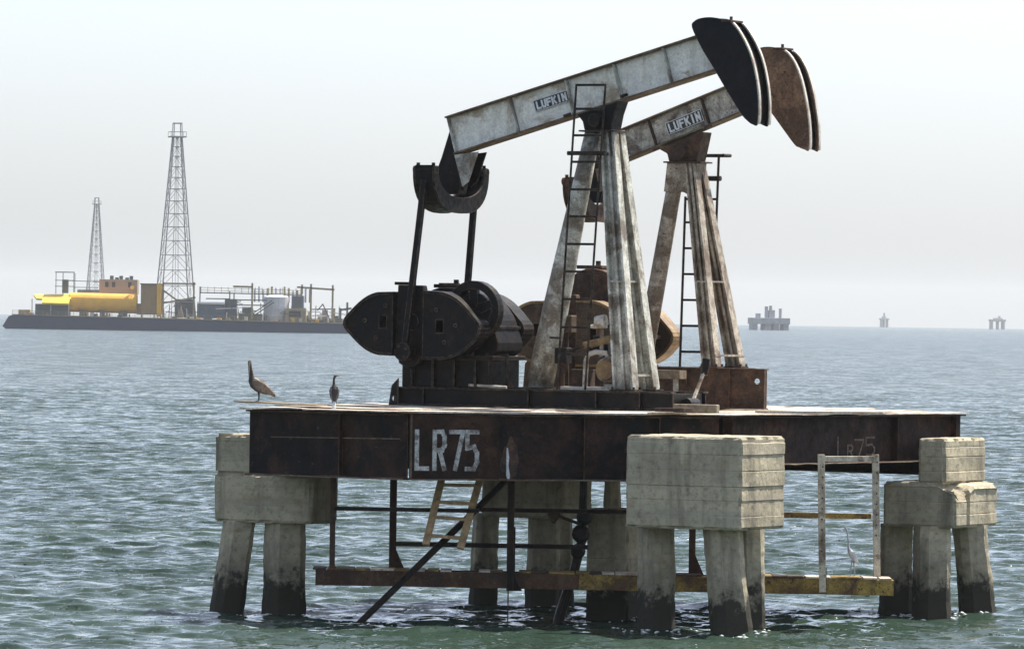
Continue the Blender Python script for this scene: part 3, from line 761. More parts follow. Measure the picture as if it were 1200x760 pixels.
    for sg in (-1, 1):
        MB().tube((uu - .24, sg * (hw - .09), zt_ - .03), (uu + .24, sg * (hw - .09), zt_ - .03), .075, n=12).build('wrist_pin', E_['mat'], ey)
        for k in (-.16, .16): MB().tube((uu + k, sg * (hw - .09), zt_ + .02), (uu + k, sg * (hw - .09), zt_ + .10), .035, n=8).build('bolt', E_['mat'], ey)
    # --- pitman arms
    C = sp['crank']; cu, cz = C['u'], Z(C['z'])
    pin = (cu + C['pin'][0], cz + C['pin'][1])
    for sg in (-1, 1):
        v = sg * (hw - .09)
        mb = MB().bar((pin[0], sg * C['pv'], pin[1] + .12), (uu, v, zt_ - .02), .115, .09, side=(1, 0, 0)); pa = mb.build('pitman_arm', C['pmat'], e, bevel=.008)
        MB().tube((pin[0], sg * C['pv'] - .13, pin[1]), (pin[0], sg * C['pv'] + .13, pin[1]), .17, n=18).build('crank_pin', C['mat'], pa, bevel=.01)
        for q in range(4): MB().tube((pin[0] + .11 * math.cos(q * 1.57 + .5), sg * C['pv'] - .17, pin[1] + .11 * math.sin(q * 1.57 + .5)), (pin[0] + .11 * math.cos(q * 1.57 + .5), sg * C['pv'] - .13, pin[1] + .11 * math.sin(q * 1.57 + .5)), .025, n=6).build('bolt', C['mat'], pa)
    # --- cranks with leaf counterweights
    for sg in (-1, 1):
        v0, v1 = sorted((sg * .80, sg * .98))
        arm = [(cu - .36, cz + .74), (cu + .16, cz + .74), (cu + .22, cz + .5), (cu + .20, cz - .45), (cu + .08, cz - .72), (cu - .12, cz - .82), (cu - .32, cz - .72), (cu - .40, cz - .4)]
        ca = MB().prism(arm, v0, v1).build('crank_arm', C['mat'], e, bevel=.015)
        MB().tube((cu - .05, sg * .6, cz + .05), (cu - .05, sg * 1.02, cz + .05), .16, n=18).build('crank_shaft', C['mat'], ca)
        MB().box(cu - .42, cu - .08, v0 - .03, v1 + .03, cz + .742, cz + .80).build('clamp_plate', C['mat'], ca, bevel=.008)
        w0, w1 = sorted((sg * .72, sg * 1.08))
        lf = [(-1.44, .02), (-1.24, .27), (-.98, .48), (-.72, .58), (-.41, .59), (-.41, -.56), (-.70, -.55), (-.98, -.44), (-1.26, -.21)]
        rf = [(.225, .62), (.62, .60), (.95, .47), (1.22, .23), (1.43, -.05), (1.27, -.33), (.98, -.53), (.62, -.62), (.225, -.62)]
        for P_, hc in ((lf, (-.62, .05)), (rf, (.58, -.02))):
            hole = [(cu + hc[0] + sx * .075, cz + hc[1] + sz * .12) for sx, sz in ((-1, -1), (1, -1), (1, 1), (-1, 1))]
            out = []; m_ = len(P_)
            for i in range(m_):
                p0_, p1_, p2_, p3_ = P_[i - 1], P_[i], P_[(i + 1) % m_], P_[(i + 2) % m_]
                straight = min(abs(p1_[0]), abs(p2_[0])) < .45
                for s_ in range(1 if straight else 4):
                    f = s_ / 4
                    out.append(tuple(.5 * (2 * p1_[k] + (p2_[k] - p0_[k]) * f + (2 * p0_[k] - 5 * p1_[k] + 4 * p2_[k] - p3_[k]) * f * f + (3 * p1_[k] - p0_[k] - 3 * p2_[k] + p3_[k]) * f ** 3) + (cu, cz)[k] for k in (0, 1)))
            cwt = MB().ring(out, hole, w0, w1).build('counterweight', C['wmat'], e, bevel=.0)
            if C.get('rim'):
                mb = MB()
                for i in range(len(out)):
                    a, b = out[i], out[(i + 1) % len(out)]
                    if abs(a[0] - b[0]) < .02 and abs(a[1] - b[1]) > .8: continue
                    mb.bar((a[0], (w0 + w1) / 2, a[1]), (b[0], (w0 + w1) / 2, b[1]), w1 - w0 + .05, .05, side=(0, 1, 0))
                mb.build('painted_edge', C['rim'], cwt)
            for i in range(3):
                bu, bz = hc[0] * (.9 + .3 * i), hc[1] + (.34, -.33, .02)[i] * (.9 if i < 2 else 1)
                if i == 2: bu = hc[0] * 1.6
                MB().tube((cu + bu, sg * 1.075, cz + bz), (cu + bu, sg * 1.115, cz + bz), .04, n=8).build('bolt', C['mat'], cwt)
    # --- gear reducer
    G = sp['gear']; zs = Z(s['z1'])
    MB().box(G['u0'], G['u1'], -.62, .62, zs, zs + .52).build('gearbox_pedestal', G['mat'], e, bevel=.015)
    MB().box(G['u0'] - .06, G['u1'] + .10, -.68, .68, zs + .521, zs + .60).build('pedestal_flange', G['mat'], e, bevel=.01)
    gp = [(G['u0'] + .05, zs + .601), (G['u1'] - .05, zs + .601), (G['u1'] - .02, zs + 1.15), (G['u1'] - .25, zs + 1.55), (G['u1'] - .55, zs + 1.80), (G['u0'] + .65, zs + 1.86), (G['u0'] + .25, zs + 1.62), (G['u0'] + .05, zs + 1.2)]
    sm_ = []
    for i in range(len(gp)):
        p0_, p1_, p2_, p3_ = gp[i - 1], gp[i], gp[(i + 1) % len(gp)], gp[(i + 2) % len(gp)]
        if i in (0, 7): sm_.append(p1_); continue
        for s_ in range(4):
            f = s_ / 4; sm_.append(tuple(.5 * (2 * p1_[k] + (p2_[k] - p0_[k]) * f + (2 * p0_[k] - 5 * p1_[k] + 4 * p2_[k] - p3_[k]) * f * f + (3 * p1_[k] - p0_[k] - 3 * p2_[k] + p3_[k]) * f ** 3) for k in (0, 1)))
    gb = MB().prism(sm_, -.44, .58).build('gear_reducer', G['mat'], e, bevel=.02)
    for k in range(7):
        bu = G['u0'] + .02 + k * (G['u1'] - G['u0']) / 6.2
        MB().tube((bu, -.645, zs + .601), (bu, -.645, zs + .66), .032, n=6).build('bolt', G['mat'], gb)
    for k in range(4):
        bu = G['u0'] + .25 + k * (G['u1'] - G['u0'] - .5) / 3; MB().box(bu - .02, bu + .02, -.72, -.621, zs + .01, zs + .515).build('rib', G['mat'], gb)
    for k in range(3):
        MB().tube((G['u0'] + .45 + .5 * k, -.50, zs + 1.15), (G['u0'] + .45 + .5 * k, -.441, zs + 1.15), (.16, .2, .15)[k], n=16).build('bearing_cap', G['mat'], gb)
    MB().box(G['u0'] - .02, G['u1'] + .03, -.47, .61, zs + 1.10, zs + 1.16).build('split_flange', G['mat'], gb, bevel=.008)
    gm = (G['u0'] + G['u1']) / 2 - .1
    MB().box(gm - .32, gm + .22, -.35, .35, zs + 1.862, zs + 1.93).build('inspection_cover', G['mat'], gb, bevel=.01)
    MB().tube((gm - .02, 0, zs + 1.931), (gm - .02, 0, zs + 2.02), .05, n=10).build('breather', G['mat'], gb)
    # sheave with rim and spokes, on the far side of the reducer's near shaft
    su, sz, sr, sv = G['sheave']; sz = Z(sz); mb = MB(); m = 32
    vs = []; fs = []
    for j in range(m):
        a = 2 * math.pi * j / m
        for rr, yy in ((sr, sv - .10), (sr, sv + .10), (sr - .15, sv + .10), (sr - .15, sv - .10)): vs.append((su + rr * math.cos(a), yy, sz + rr * math.sin(a)))
    for j in range(m):
        k = (j + 1) % m
        for q in range(4): fs.append((j * 4 + q, j * 4 + (q + 1) % 4, k * 4 + (q + 1) % 4, k * 4 + q))
    mb.add(vs, fs); sh = mb.build('sheave', G['smat'], e, smooth=False)
    MB().tube((su, sv - .02, sz), (su, sv + .06, sz), sr - .22, n=24).build('web_disc', G['smat'], sh)
    for q in range(5):
        a = q * 2 * math.pi / 5 + .35
        MB().bar((su + .08 * math.cos(a), sv, sz + .08 * math.sin(a)), (su + (sr - .155) * math.cos(a), sv, sz + (sr - .155) * math.sin(a)), .10, .20, .10, .16, side=(0, 1, 0)).build('spoke', G['smat'], sh)
    MB().tube((su, sv - .14, sz), (su, sv + .14, sz), .10, n=14).build('hub', G['smat'], sh)
    MB().tube((G['u1'] + .22, -.3, zs), (G['u1'] + .20, -.3, zs + .62), .035, n=8).build('brake_lever', G['mat'], e)
    MB().bar((G['u1'] - .1, -.3, zs + .60), (G['u1'] + .23, -.3, zs + .62), .06, .05).build('brake_link', G['mat'], e)
    MB().tube((G['u1'] - .40, -.66, zs + .05), (G['u1'] + .36, -.60, zs + .02), .03, n=8).build('brake_rod', 'rim_light', e)
    # lifting lug plate at the rear of the skid
    lp = [(s['u0'] - .04, Z(s['z0'])), (s['u0'] + .16, Z(s['z0'])), (s['u0'] + .16, Z(s['z1']) + .16), (s['u0'] + .02, Z(s['z1']) + .02)]
    c0 = (s['u0'] + .07, Z(s['z0']) + .13)
    MB().ring(lp, [(c0[0] + .045 * math.cos(q * math.pi / 5), c0[1] + .045 * math.sin(q * math.pi / 5)) for q in range(10)], -s['v'] - .14, -s['v'] - .11, 20).build('lifting_lug', s['mat'], e)
    # --- ladder
    Ld = sp['ladder']; lv = Ld['v']
    lad = None
    for ends in Ld['rails']:
        mb = MB(); pts = [(u_, lv, Z(z_)) for u_, z_ in ends]
        for i in range(len(pts) - 1): mb.tube(pts[i], pts[i + 1], Ld.get('r', .022), n=8)
        if lad is None: lad = mb.build('ladder', Ld['mat'], e)
        else: mb.build('ladder_rail', Ld['mat'], lad)
    def on_rail(r_, z_):
        for (ua, za), (ub, zb2) in zip(r_[:-1], r_[1:]):
            if min(za, zb2) - 1e-6 <= z_ <= max(za, zb2) + 1e-6: return ua + (ub - ua) * (z_ - za) / (zb2 - za)
        return r_[-1][0]
    for z_ in Ld['rungs']:
        ua, ub = on_rail(Ld['rails'][0], z_), on_rail(Ld['rails'][1], z_)
        MB().bar((ua, lv, Z(z_)), (ub, lv, Z(z_)), .035, .045).build('rung', Ld['mat'], lad)
    for (p, q, r_) in Ld.get('extra', []):
        MB().tube((p[0], p[1], Z(p[2])), (q[0], q[1], Z(q[2])), r_, n=8).build('ladder_bracket', Ld['mat'], lad)
    return e

z_sk = ZD + .006
pump1 = pump('pumpjack', 'nearer pumpjack with black horse head and long grey walking beam', (1.561, 115.5, z_sk), dict(
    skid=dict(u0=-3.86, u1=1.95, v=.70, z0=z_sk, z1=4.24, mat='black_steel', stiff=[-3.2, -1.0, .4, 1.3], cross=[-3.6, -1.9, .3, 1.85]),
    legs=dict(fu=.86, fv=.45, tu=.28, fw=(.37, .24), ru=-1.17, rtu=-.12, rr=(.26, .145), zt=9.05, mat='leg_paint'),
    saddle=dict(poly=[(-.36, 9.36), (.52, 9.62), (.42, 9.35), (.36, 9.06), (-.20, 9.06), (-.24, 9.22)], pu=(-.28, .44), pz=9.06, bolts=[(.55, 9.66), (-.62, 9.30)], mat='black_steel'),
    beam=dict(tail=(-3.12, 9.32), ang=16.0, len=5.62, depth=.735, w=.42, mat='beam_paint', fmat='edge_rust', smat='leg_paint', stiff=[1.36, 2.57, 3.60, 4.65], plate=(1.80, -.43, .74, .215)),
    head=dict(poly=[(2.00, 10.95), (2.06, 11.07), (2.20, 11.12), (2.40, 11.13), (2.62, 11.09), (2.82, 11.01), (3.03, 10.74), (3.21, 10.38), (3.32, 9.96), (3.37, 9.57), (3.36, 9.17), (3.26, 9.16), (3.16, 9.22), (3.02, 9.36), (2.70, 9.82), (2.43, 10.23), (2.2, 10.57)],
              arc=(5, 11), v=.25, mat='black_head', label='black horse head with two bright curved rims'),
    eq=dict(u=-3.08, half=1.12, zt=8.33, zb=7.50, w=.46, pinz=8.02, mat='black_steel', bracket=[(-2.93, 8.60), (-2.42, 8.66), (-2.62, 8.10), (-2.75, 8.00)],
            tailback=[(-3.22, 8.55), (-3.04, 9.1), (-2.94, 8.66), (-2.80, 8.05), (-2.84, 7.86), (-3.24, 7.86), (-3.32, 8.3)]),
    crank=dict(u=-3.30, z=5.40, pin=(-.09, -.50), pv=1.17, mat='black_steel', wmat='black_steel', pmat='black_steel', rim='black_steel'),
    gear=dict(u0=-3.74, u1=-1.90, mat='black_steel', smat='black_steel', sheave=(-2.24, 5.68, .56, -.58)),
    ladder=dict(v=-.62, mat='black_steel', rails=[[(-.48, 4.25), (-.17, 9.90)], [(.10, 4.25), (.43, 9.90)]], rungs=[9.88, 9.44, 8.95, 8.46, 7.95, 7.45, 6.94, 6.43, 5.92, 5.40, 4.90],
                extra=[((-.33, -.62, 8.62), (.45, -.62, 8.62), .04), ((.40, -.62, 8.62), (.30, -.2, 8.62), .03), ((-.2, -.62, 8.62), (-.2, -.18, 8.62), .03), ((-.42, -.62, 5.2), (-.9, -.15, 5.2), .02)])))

pump2 = pump('pumpjack', 'farther pumpjack with brown rusty horse head and short rusty walking beam', (3.431, 119.3, z_sk), dict(
    skid=dict(u0=-3.2, u1=1.90, u1far=1.06, v=.60, z0=z_sk, z1=4.66, mat='dark_rust', stiff=[-.6, .25, 1.15, 1.88], cross=[-3.0, -1.5, 0.0, .75], hole=(1.70, 4.42, .055)),
    legs=dict(fu=.72, fv=.55, tu=.04, fw=(.26, .17), ru=-1.01, rtu=-.31, rr=(.17, .145), zt=8.57, mat='leg_paint_b', gusset=[(-.46, 8.57), (.20, 8.57), (.12, 7.9), (-.12, 8.02), (-.52, 8.02)]),
    saddle=dict(poly=[(-.62, 8.83), (.30, 9.17), (.24, 8.9), (.17, 8.60), (-.42, 8.60), (-.46, 8.75)], pu=(-.5, .28), pz=8.60, bolts=[(.34, 9.22), (-.75, 8.8)], mat='dark_rust'),
    beam=dict(tail=(-2.12, 8.99), ang=20.3, len=3.85, depth=.60, w=.36, mat='beam_paint_b', fmat='edge_rust', smat='dark_rust', stiff=[1.27, 2.46], plate=(1.58, -.46, .80, .24)),
    head=dict(poly=[(1.37, 10.57), (1.43, 10.70), (1.50, 10.77), (1.74, 10.78), (1.99, 10.70), (2.19, 10.49), (2.35, 10.13), (2.47, 9.64), (2.53, 9.24), (2.535, 8.83), (2.44, 8.83), (2.33, 8.87), (2.21, 8.95), (1.78, 9.48), (1.61, 9.69), (1.44, 10.13)],
              arc=(4, 10), v=.23, mat='brown_head', label='brown rusty horse head with two bright curved rims'),
    eq=dict(u=-2.05, half=1.08, zt=8.22, zb=7.42, w=.42, pinz=8.0, mat='dark_rust', bracket=[(-2.0, 8.45), (-1.6, 8.55), (-1.78, 8.05), (-1.9, 8.0)],
            tailback=[(-2.2, 8.5), (-2.08, 8.9), (-1.95, 8.5), (-1.85, 8.0), (-1.9, 7.8), (-2.2, 7.8), (-2.3, 8.2)]),
    crank=dict(u=-2.15, z=5.28, pin=(-.09, -.50), pv=1.15, mat='dark_rust', wmat='ochre_rust', pmat='dark_rust', rim='yellow_edge'),
    gear=dict(u0=-2.70, u1=-1.05, mat='dark_rust', smat='dark_rust', sheave=(-1.2, 5.5, .5, -.58)),
    ladder=dict(v=.80, mat='black_steel', r=.026, rails=[[(-.60, 4.5), (-.53, 7.95)], [(.06, 4.5), (.17, 8.74)]], rungs=[4.95, 5.45, 5.95, 6.45, 6.95, 7.45, 7.90],
                extra=[((-.20, .8, 8.74), (.42, .8, 8.74), .035), ((.42, .8, 8.74), (.42, .45, 8.74), .03), ((-.20, .8, 8.74), (-.20, .2, 8.74), .03), ((-.3, .8, 8.30), (.22, .8, 8.30), .05), ((-.1, .8, 8.30), (-.1, .25, 8.45), .03)])))

# ------------------------------------------------------------------ small machinery and loose timber on the deck
def uvp(u, v, z): return (1.561 + UX.x * u + VX.x * v, 115.5 + UX.y * u + VX.y * v, z)
mo = thing('electric_motor', 'chalky white motor with looped pipe between the legs of the nearer pumpjack', 'motor', uvp(.15, 0, 4.24))
MB().bar(uvp(-.5, -.1, 4.27), uvp(.55, -.1, 4.27), .7, .06).build('motor_base', 'motor', mo, bevel=.008)
MB().loft([(uvp(.42, -.38, 4.62), .10, .10), (uvp(.42, -.36, 4.62), .24, .24), (uvp(.42, .22, 4.62), .25, .25), (uvp(.42, .26, 4.62), .16, .16)], 18).build('motor_housing', 'leg_paint_b', mo, bevel=.006)
MB().loft([(uvp(.42, -.47, 4.62), .19, .19), (uvp(.42, -.40, 4.62), .19, .19)], 20).build('pulley', 'yellow_edge', mo, bevel=.01)
MB().bar(uvp(.30, -.1, 4.30), uvp(.56, -.1, 4.30), .3, .12).build('foot', 'motor', mo, bevel=.01)
mb = MB(); pth = [uvp(-.06, -.3, 4.30), uvp(-.05, -.3, 4.78), uvp(0, -.3, 4.90), uvp(.16, -.3, 4.95), uvp(.36, -.3, 4.93), uvp(.38, -.3, 4.86)]
mb.loft([(p, .05, .05) for p in pth], 10).build('pipe_loop', 'motor', mo)
MB().loft([(uvp(.02, -.28, 5.42), .03, .03), (uvp(.12, -.28, 5.42), .05, .05), (uvp(.17, -.28, 5.50), .12, .12), (uvp(.34, -.28, 5.52), .11, .13)], 12).build('control_box', 'motor', mo)
MB().bar(uvp(.24, -.24, 4.86), uvp(.24, -.24, 5.44), .07, .07).build('control_stand', 'leg_paint_b', mo)
mb = MB(); mb.bar(uvp(-.12, -.2, 5.06), uvp(.44, -.2, 5.20), .22, .12).build('belt_guard', 'yellow_edge', mo, bevel=.02)

for (du, dv, z0_, z1_, hw_, m_) in ((-.55, -.25, 4.72, 5.02, .13, 'black_steel'), (-.30, .1, 4.27, 4.62, .2, 'dark_rust'), (.05, .2, 4.90, 5.25, .16, 'black_steel'), (-.65, .15, 5.3, 5.62, .12, 'ochre_rust')):
    MB().bar(uvp(du - hw_, dv, (z0_ + z1_) / 2), uvp(du + hw_, dv, (z0_ + z1_) / 2), .22, z1_ - z0_).build('junction_box', m_, mo, bevel=.015)
for (pts, r_, m_) in (([(-.55, -.25, 4.25), (-.55, -.25, 4.75)], .035, 'dark_rust'), ([(-.42, -.28, 4.95), (-.1, -.3, 5.05), (.05, -.2, 4.98)], .022, 'black_steel'), ([(.05, .2, 4.3), (.05, .2, 4.92)], .04, 'black_steel'), ([(-.65, .15, 4.25), (-.68, .15, 5.3)], .035, 'dark_rust'), ([(.62, -.3, 4.26), (.64, -.32, 5.0), (.40, -.3, 5.45)], .02, 'black_steel')):
    MB().loft([(uvp(*p), r_, r_) for p in pts], 8).build('conduit', m_, mo)

ax = thing('brake_ratchet', 'dark ratchet lever leaning at the right end of the nearer skid', 'lever', uvp(2.0, -.1, ZD))
MB().bar(uvp(1.99, -.1, ZD + .01), uvp(2.0, .5, 4.62), .05, .05).build('lever', 'pale_post', ax)
MB().bar(uvp(2.0, .5, 4.55), uvp(2.02, .55, 4.86), .14, .12).build('handle', 'black_steel', ax, bevel=.02)
MB().tube(uvp(2.02, -.3, ZD + .13), uvp(2.02, .1, ZD + .13), .12, n=14).build('pivot_wheel', 'black_steel', ax, bevel=.01)

sp_ = thing('steel_trough', 'small bleached trough on bracket legs between the two pumpjacks', 'trough', uvp(.6, 1.7, ZD))
MB().bar(uvp(.25, 1.7, 4.54), uvp(1.0, 1.7, 4.54), .3, .16).build('trough', 'plank', sp_, bevel=.01)
for uu in (.35, .85): MB().bar(uvp(uu, 1.7, ZD), uvp(uu, 1.7, 4.46), .10, .10).build('leg', 'leg_paint', sp_)

t1 = MB().bar(uvp(2.55, -1.9, ZD + .085), uvp(3.35, -1.75, ZD + .085), .22, .15).build('timber', 'plank', None, bevel=.015)
tag(t1, 'short thick bleached timber lying on the deck right of the nearer skid', 'timber')
mb = MB()
for q in range(6):
    mb.v = []; mb.f = []
t2 = MB().bar(uvp(2.35, -2.15, ZD + .055), uvp(3.0, -2.3, ZD + .065), .24, .07).build('timber', 'dark_rust', None, bevel=.01)
tag(t2, 'red-brown rusted offcut lying in front of the bleached timber', 'offcut')
t3 = MB().bar((-4.98, 114.02, ZD + .075), (-3.45, 113.42, ZD + .032), .52, .025).build('loose_plank', 'plank', None)
tag(t3, 'thin warped board poking out past the left deck corner under the pelican', 'board')
t4 = MB().bar(uvp(3.6, -.6, ZD + .03), uvp(5.4, .9, ZD + .03), .3, .05).build('loose_plank', 'pale_deck', None)
tag(t4, 'bleached board lying on the deck right of the farther pumpjack', 'board')

# ------------------------------------------------------------------ catwalk below the deck
cw = thing('catwalk', 'rusty yellow catwalk with handrails slung low between the piers', 'catwalk', (1.7, 113.2, .63))
def cwp(x, dy, z): return (x, 113.75 - (x + 3.5) * .095 + dy, z)
for dy in (-.4, .4):
    mb = MB(); xa, xb = (-3.52, 6.97) if dy < 0 else (-3.3, 6.6)
    for x0_, x1_, mt_ in ((xa, 1.28, 'rust_channel'), (1.285, xb, 'yellow_beam')):
        mb = MB(); mb.bar(cwp(x0_, dy, .780), cwp(x1_, dy, .780), .02, .27); mb.bar(cwp(x0_, dy + .05, .912), cwp(x1_, dy + .05, .912), .10, .018); mb.bar(cwp(x0_, dy + .05, .648), cwp(x1_, dy + .05, .648), .10, .018)
        mb.build('channel_beam', mt_, cw, bevel=.004)
MB().bar(cwp(6.96, -.38, .775), cwp(6.96, .38, .775), .02, .285).build('end_channel', 'yellow_beam', cw)
rg = random.Random(9); x = -3.45
while x < 6.85:
    wd = rg.uniform(.22, .30)
    if rg.random() > .12:
        MB().bar(cwp(x, -.42, .938 + rg.uniform(-.003, .004)), cwp(x, .42, .938 + rg.uniform(-.003, .004)), wd - .02, .03, side=(1, 0, 0)).build('tread_board', rg.choice(('dark_rust', 'pale_deck', 'yellow_beam')), cw)
    x += wd
for (x, dy, z0, z1, tk, mt) in ((-3.22, -.36, .65, 2.62, .10, 'dark_rust'), (-2.13, .36, .92, 2.85, .13, 'girder_r'), (.03, -.46, .60, 2.65, .13, 'girder'), (3.35, .36, .92, 2.7, .12, 'girder_r')):
    p = MB().bar(cwp(x, dy, z0), cwp(x, dy, z1), tk, tk * .8, side=(1, 0, 0)).build('post', mt, cw, bevel=.006)
    MB().prism([(x - tk / 2, z0), (x + tk * .5 + .16, z0), (x + tk * .5, z0 + .36), (x - tk / 2, z0 + .36)], cwp(x, dy, 0)[1] - .02, cwp(x, dy, 0)[1] + .02).build('gusset', mt, p)
for (xa, xb, z, dy, tk, mt) in ((-3.2, -.55, 2.04, -.36, .075, 'black_steel'), (-2.1, 1.45, 1.39, .30, .085, 'girder'), (3.3, 6.6, 2.04, .42, .10, 'yellow_beam'), (-.55, 3.3, 2.04, .42, .075, 'girder')):
    MB().bar(cwp(xa, dy, z), cwp(xb, dy, z), tk, tk).build('handrail', mt, cw, bevel=.006)
for (x, dy, z0, z1) in ((5.66, -.43, .68, 3.17), (6.68, .30, .95, 3.17)):
    p = MB().bar(cwp(x + .03, dy, z0), cwp(x - .03, dy, z1), .125, .10, side=(1, 0, 0)).build('gate_post', 'pale_post', cw, bevel=.006)
    for q in range(9):
        zz = z0 + .75 + q * .19
        MB().tube(cwp(x, dy - .052, zz), cwp(x, dy - .056, zz), .016, n=8).build('bolt_hole', 'black_steel', p)
    MB().bar(cwp(x + .03, dy + .01, z0 - .004), cwp(x + .03, dy + .01, z0 + .45), .135, .11, side=(1, 0, 0)).build('rusted_foot', 'dark_rust', p)
MB().bar(cwp(5.68, -.34, 3.09), cwp(6.62, .25, 3.09), .10, .10).build('cross_bar', 'pale_post', cw, bevel=.006)
# grab handles hang from girder: ladder of timber
la = thing('wooden_ladder', 'tan wooden ladder hanging from the girder down to the lower rail', 'ladder', (-1.1, 113.1, 1.4))
st = {}
for (a, b) in (((-1.23, 113.5, 2.66), (-1.51, 112.8, 1.42)), ((-.53, 113.5, 2.66), (-.88, 112.8, 1.36))):
    MB().bar(a, b, .13, .07, side=(1, 0, 0)).build('stringer', 'wood', la, bevel=.005)
for f in (.13, .38, .60, .86):
    a = Vector((-1.23, 113.5, 2.66)).lerp(Vector((-1.51, 112.8, 1.42)), f); b = Vector((-.53, 113.5, 2.66)).lerp(Vector((-.88, 112.8, 1.36)), f)
    MB().bar(a, b, .11, .06, side=(0, 1, 0)).build('rung', 'wood', la, bevel=.004)
br = MB().tube((-2.95, 111.8, -.25), (-.02, 114.3, 2.62), .062, .062, 14).build('brace_pipe', 'black_steel'); tag(br, 'black diagonal pipe slanting from the water up under the wooden ladder', 'pipe')
rs = thing('riser_pipe', 'black slanting riser with valves beside the square concrete column', 'riser', (.9, 113.9, 0))
MB().loft([((.86, 113.95, -.4), .10, .10), ((.95, 113.97, .1), .10, .10), ((1.22, 114.02, 1.0), .09, .09), ((1.34, 114.05, 1.5), .085, .085), ((1.36, 114.05, 2.75), .07, .07)], 12).build('pipe', 'black_steel', rs)
for z, x, r_ in ((1.62, 1.32, .17), (1.92, 1.38, .15), (1.30, 1.27, .14)):
    MB().loft([((x, 113.85, z), r_ * .6, r_ * .6), ((x, 113.92, z), r_, r_), ((x, 114.15, z), r_, r_), ((x, 114.22, z), r_ * .6, r_ * .6)], 12).build('valve', 'black_steel', rs, bevel=.01)
MB().tube((1.3, 113.95, 1.80), (.80, 113.9, 1.98), .03, n=8).build('valve_stem', 'black_steel', rs)
MB().loft([((.82, 113.9, 1.80), .02, .02), ((.82, 113.9, 1.97), .12, .03), ((.82, 113.9, 2.0), .12, .03)], 12).build('hand_wheel', 'dark_rust', rs)
MB().bar((.05, 113.35, 1.75), (.05, 113.33, .72), .14, .12).build('hanger', 'girder', rs)
ro = MB().tube((.0, 112.92, .66), (.0, 112.92, -.3), .012, n=6).build('hanging_line', 'dark_rust'); tag(ro, 'thin line hanging from the middle of the catwalk into the water', 'line')

# wash around the piles: flecks of foam riding on the water
rg = random.Random(21); mb = MB()
for (fx, fy, fr) in ((2.66, 110.9, .40), (3.97, 109.9, .42), (4.36, 111.4, .34), (-5.23, 115.4, .38), (-4.16, 115.3, .45), (7.42, 118.9, .38), (8.03, 117.9, .42), (8.99, 118.85, .40), (-.48, 119.9, .34), (.66, 119.6, .38), (1.85, 115.1, .62), (-2.75, 111.95, .1)):
    for q in range(46):
        a = rg.uniform(0, 2 * math.pi); d = fr + abs(rg.gauss(0, .16)); x = fx + d * math.cos(a); y = fy + d * math.sin(a) * 1.1 - rg.uniform(0, .15)
        r_ = rg.uniform(.008, .026); z = sea_z(x, y) + .004
        sx = r_ * rg.uniform(1.2, 3.2); sy = r_ * rg.uniform(1, 2)
        mb.add([(x - sx, y, z), (x, y - sy, z), (x + sx, y, z), (x, y + sy, z), (x, y, z + r_ * .9), (x, y, z - .02)], [(0, 1, 4), (1, 2, 4), (2, 3, 4), (3, 0, 4), (1, 0, 5), (2, 1, 5), (3, 2, 5), (0, 3, 5)])
MT['foam'] = weathered('foam', (.78, .80, .78), (.60, .63, .60), .3, 8, .8, .85, 0)
mb.build('foam', 'foam', None, kind='stuff', smooth=True)

# ------------------------------------------------------------------ birds
def bird_mat(name, a, b, s=14, rough=.8):
    m, t, bs = new_mat(name); c = mix(t, ramp(t, noise_tex(t, s, 5, .7, stretch=(1, 1, .6)), .42, .62), a, b)
    t.links.new(c, bs.inputs['Base Color']); bs.inputs['Roughness'].default_value = rough; return m
MT['feather_dark'] = bird_mat('dark_brown_feathers', (.035, .025, .018), (.06, .045, .035))
MT['feather_grey'] = bird_mat('grey_brown_feathers', (.20, .16, .12), (.09, .07, .055), 26)
MT['feather_pale'] = bird_mat('pale_feathers', (.40, .36, .29), (.24, .20, .15), 20)
MT['feather_black'] = bird_mat('black_feathers', (.018, .018, .02), (.04, .038, .036), 24)
MT['feather_scale'] = bird_mat('scaly_grey_feathers', (.13, .125, .12), (.05, .048, .046), 34)
MT['feather_white'] = bird_mat('white_feathers', (.62, .62, .60), (.42, .43, .44), 16)
MT['feather_blue'] = bird_mat('blue_grey_feathers', (.36, .39, .43), (.24, .26, .30), 20)
MT['bill'] = bird_mat('horn_bill', (.16, .13, .09), (.10, .08, .06), 10)
def fused(chains, name, mat, parent, vox):
    """several lofted chains fused into one continuous skin"""
    mb = MB()
    for c in chains: mb.loft(c, 14, up=(0, 1, 0.01))
    o = mb.build(name, mat, parent, smooth=True)
    md = o.modifiers.new('fuse', 'REMESH'); md.mode = 'VOXEL'; md.voxel_size = vox; md.use_smooth_shade = True
    sm = o.modifiers.new('soft', 'SMOOTH'); sm.iterations = 4; sm.factor = .5
    return o
def toes(foot, dx, ln, r_):
    out = []
    for a in (-.5, 0, .5): out.append([(foot, r_, r_), ((foot[0] + dx * ln * math.cos(a), foot[1] + ln * math.sin(a), foot[2] - .002), r_ * .7, r_ * .5)])
    return out
